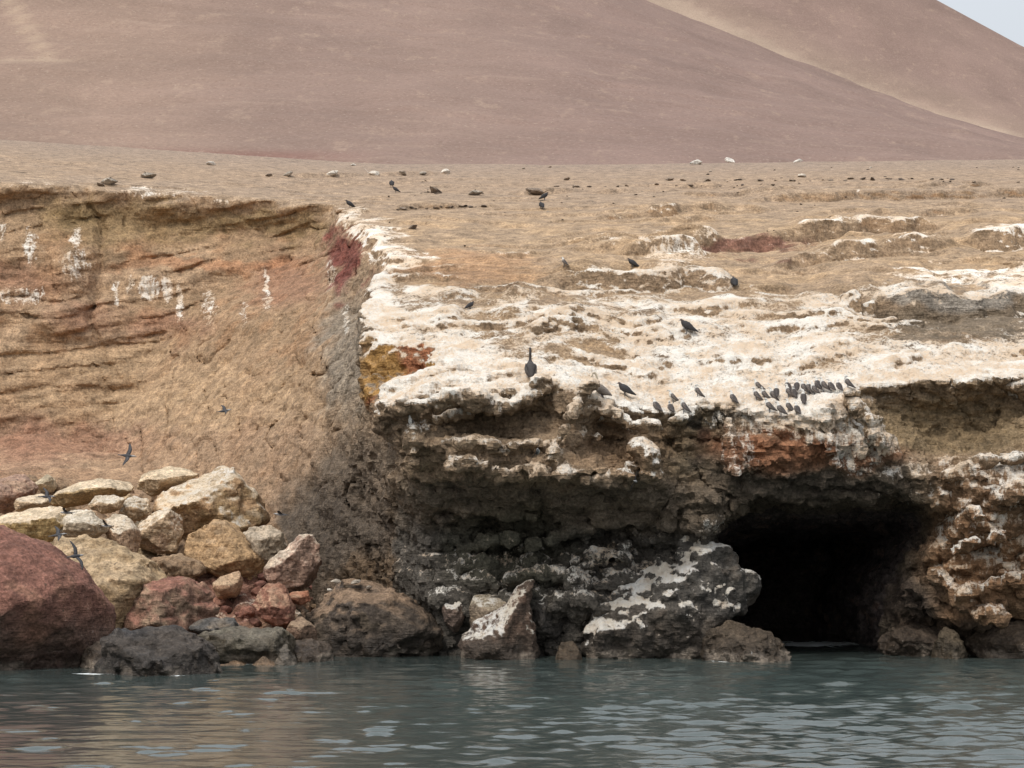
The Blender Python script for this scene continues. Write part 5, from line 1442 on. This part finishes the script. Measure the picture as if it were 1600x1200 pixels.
    for l in legs:
        r_ = 0.012 if kind != 'pelican' else 0.02
        g = join([loft([(l[0], l[1], l[2]), (l[0], l[1] - 0.01, l[2] * 0.5), (l[0], l[1], 0.012)], [(r_ * 1.6, r_ * 1.6), (r_, r_), (r_, r_)], 6),
                  loft([(l[0], l[1] - 0.02, 0.008), (l[0], l[1] + 0.04, 0.01), (l[0], l[1] + 0.085, 0.006)], [(0.012, 0.006), (0.03, 0.008), (0.036, 0.004)], 6)])
        out.append(('leg', part_mesh('leg', g, lambda x, y, z: (0.12, 0.12, 0.13))))
    return out


KINDS = {k: make_kind(k) for k in ('booby', 'dark', 'pelican')}
for vn, ang in (('booby_left', 70), ('booby_right', -60), ('booby_back', 150)):
    lst = []
    for nm, me in KINDS['booby']:
        if nm in ('body', 'beak'):
            me = me.copy()
            for v_ in me.vertices:
                t_ = min(1, max(0, (v_.co.z - 0.50) / 0.07)) if nm == 'body' else 1
                if t_ > 0:
                    a_ = math.radians(ang) * t_; dx_, dy_ = v_.co.x, v_.co.y - 0.075
                    v_.co.x = dx_ * math.cos(a_) - dy_ * math.sin(a_); v_.co.y = 0.075 + dx_ * math.sin(a_) + dy_ * math.cos(a_)
                    v_.co.z -= 0.02 * t_ * (ang == 150)
        lst.append((nm, me))
    KINDS[vn] = lst
pale_pel = []
for nm, me in KINDS['pelican']:
    me2 = me.copy()
    if nm in ('body', 'beak'):
        co = np.array([v.co for v in me2.vertices])
        cc = np.where(co[:, 2:3] > 0.84, np.array([[0.42, 0.36, 0.27]]), np.array([[0.15, 0.125, 0.105]]))
        c4 = np.ones((len(co), 4), f32); c4[:, :3] = cc
        me2.attributes['col'].data.foreach_set('color', c4.ravel())
    if nm == 'wing':
        me2.attributes['col'].data.foreach_set('color', np.tile(np.array([0.17, 0.145, 0.125, 1], f32), len(me2.vertices)))
    pale_pel.append((nm, me2))
KINDS['pale_pelican'] = pale_pel


def bird(kind, px, py, label, heading, scale=1.0, group=None, lean=0.0, name='booby', cat='bird', dy=0.0, stay=False):
    p = hit(px, py)
    zs = float(ztop(np.array([p[0]], f32), np.array([p[1]], f32))[0])
    p = list(p)
    if not stay and zs - p[2] > 0.25 and zs - p[2] < 1.2:
        p[1] += 0.35; p[2] = float(ztop(np.array([p[0]], f32), np.array([p[1]], f32))[0])
    root = bpy.data.objects.new(name, None); COL.objects.link(root)
    root.empty_display_size = 0.2
    root.location = (p[0], p[1], p[2] - 0.02)
    root.rotation_euler = (lean, 0, math.radians(heading)); root.scale = (scale,) * 3
    for nm, me in KINDS[kind]:
        o = bpy.data.objects.new(nm, me); COL.objects.link(o); o.parent = root
    tag(root, label, cat, group)
    return root


GB = 'seabirds perched along the white lip'
B_ = [
    (1025, 646, 20, 'white-headed seabird standing alone, leftmost on the lip right of the pelicans'),
    (1051, 631, 100, 'greyish seabird standing behind the pair left of the flock'),
    (1048, 648, 30, 'seabird on the lip edge, left one of the close pair'),
    (1067, 646, 65, 'seabird leaning right on the lip edge, right one of the close pair'),
    (1090, 639, 75, 'lone seabird between the close pair and the flock'),
    (1144, 632, 35, 'lone seabird just left of the big flock'),
    (1202, 646, 80, 'leftmost seabird of the lowest row of four in the flock'),
    (1219, 651, 40, 'second seabird from left in the lowest row of four'),
    (1231, 646, 50, 'third seabird from left in the lowest row of four'),
    (1245, 650, 30, 'rightmost seabird of the lowest row of four in the flock'),
    (1185, 612, 85, 'uppermost seabird at the left end of the flock'),
    (1181, 628, 60, 'lowest leftmost seabird of the left clump in the flock'),
    (1194, 627, 70, 'second seabird along the left clump of the flock'),
    (1205, 627, 60, 'third seabird along the left clump of the flock'),
    (1213, 624, 10, 'tall seabird at the right end of the left clump'),
    (1230, 613, 20, 'seabird at the back left of the middle clump of the flock'),
    (1231, 624, 75, 'seabird at the front left of the middle clump of the flock'),
    (1240, 624, 25, 'second seabird in front of the middle clump'),
    (1245, 615, 10, 'seabird at the back of the middle clump'),
    (1255, 633, -20, 'seabird standing alone below the middle clump, facing away'),
    (1255, 617, 50, 'seabird on the right of the middle clump, left of its neighbour'),
    (1263, 617, 20, 'rightmost seabird of the middle clump'),
    (1271, 619, 55, 'first seabird of the line leading right from the flock'),
    (1277, 612, 40, 'second seabird of the line leading right from the flock'),
    (1286, 613, 50, 'third seabird of the line leading right from the flock'),
    (1298, 613, 30, 'third seabird from the right end of the flock'),
    (1310, 613, 25, 'second seabird from the right end of the flock'),
    (1324, 609, 60, 'rightmost seabird of the flock'),
]
for k, (px, py, hd, lab) in enumerate(B_):
    bird(srng.choice(['booby', 'booby', 'booby_left', 'booby_right', 'booby_back']), px, py, lab, hd + srng.uniform(-25, 25), 0.84 + 0.16 * srng.random(), GB, lean=srng.uniform(-0.14, 0.12))
bird('pelican', 829, 596, 'dark long-necked pelican standing upright with its back turned on the white lip', 8, 1.06, name='pelican')
bird('pale_pelican', 943, 626, 'grey-brown pelican with pale head beside the preening dark bird', 70, 0.93, lean=-0.25, name='pelican')
bird('dark', 976, 620, 'hunched grey-brown bird just right of the pale-headed pelican', 75, 1.15, name='seabird')
bird('booby', 642, 672, 'white-breasted seabird on the lowest left ledge of the headland', 150, 0.9, name='seabird', stay=True)
for px, py, hd, sc_, lab in [
        (546, 325, 95, 1.0, 'black bird at the whitened corner of the bay cliff'), (612, 293, 10, 1.1, 'upright black bird on the upper slope below the line of stones'),
        (618, 301, 80, 0.85, 'crouching black bird just below the upright one on the upper slope'), (851, 313, -70, 1.05, 'black bird, upper of two on the middle of the slope'),
        (846, 327, 20, 1.0, 'black bird, lower of two on the middle of the slope'), (988, 419, 80, 1.0, 'black bird in front of the whitened mound on the slope'),
        (1147, 450, 5, 1.15, 'black bird at the right end of the white ledge'), (1073, 521, 75, 1.25, 'large black bird on the middle of the white shelf'),
        (735, 484, -60, 0.8, 'black bird on the left part of the white shelf')]:
    bird('dark', px, py, lab, hd, sc_, 'black birds scattered over the slope', name='vulture')
bird('booby', 881, 416, 'small white bird on the tan slope', 60, 0.75, name='seabird')
for nm, me in KINDS['booby']:
    pass


def flying_mesh():
    body = loft([(0, -0.42, 0.0), (0, -0.28, 0.0), (0, -0.12, -0.005), (0, 0.05, -0.01), (0, 0.17, 0.0), (0, 0.25, 0.015), (0, 0.30, 0.02), (0, 0.34, 0.018), (0, 0.43, 0.008)],
                [(0.035, 0.006), (0.03, 0.02), (0.07, 0.06), (0.085, 0.075), (0.06, 0.06), (0.04, 0.042), (0.038, 0.04), (0.022, 0.024), (0.005, 0.005)])
    g = join([body, wing_fn(0.68, 0.20, 0.28, 0.16, 1), wing_fn(0.68, 0.20, 0.28, 0.16, -1)])
    return part_mesh('flying_seabird', g, lambda x, y, z: (0.35, 0.34, 0.33) if (abs(x) < 0.09 and (z < -0.02 or y > 0.2)) else (0.05, 0.048, 0.052))


FLY = flying_mesh()
for px, py, Yd, hd, roll, pitch, sc_, lab in [
        (350, 642, 84, -70, 25, 10, 0.75, 'small bird flying in front of the bay cliff, upper middle'),
        (199, 712, 82, -100, 50, -10, 0.9, 'bird gliding above the long tilted cream slab'),
        (840, 706, 74, -150, 62, 30, 1.0, 'dark bird flying in front of the overhanging headland ledges'),
        (993, 752, 76, 170, 70, 10, 0.6, 'pale bird flying below the white knob of the headland'),
        (440, 804, 84, 80, 8, 4, 0.85, 'bird flying past the dark rock right of the biggest cream boulder'),
        (73, 776, 80, -60, 35, 0, 0.8, 'bird flying over the left end of the boulder pile, highest of the group'),
        (105, 801, 79, 80, 15, 0, 0.75, 'bird flying close above the whitish slab'),
        (90, 836, 74, -70, 30, 10, 0.8, 'bird flying low above the huge red boulder'),
        (118, 869, 72, -30, 60, 10, 0.9, 'bird banking in front of the large tan boulder, lowest of the group'),
        (168, 822, 80, 70, 25, 0, 0.7, 'bird flying in front of the brown wedge boulder')]:
    o = bpy.data.objects.new('flying_seabird', FLY); COL.objects.link(o)
    o.location = at(px, py, Yd)
    o.rotation_euler = (math.radians(pitch), math.radians(roll), math.radians(hd)); o.scale = (sc_,) * 3
    tag(o, lab, 'bird', 'birds in flight by the cliff')
print('all', time.time() - _t0)
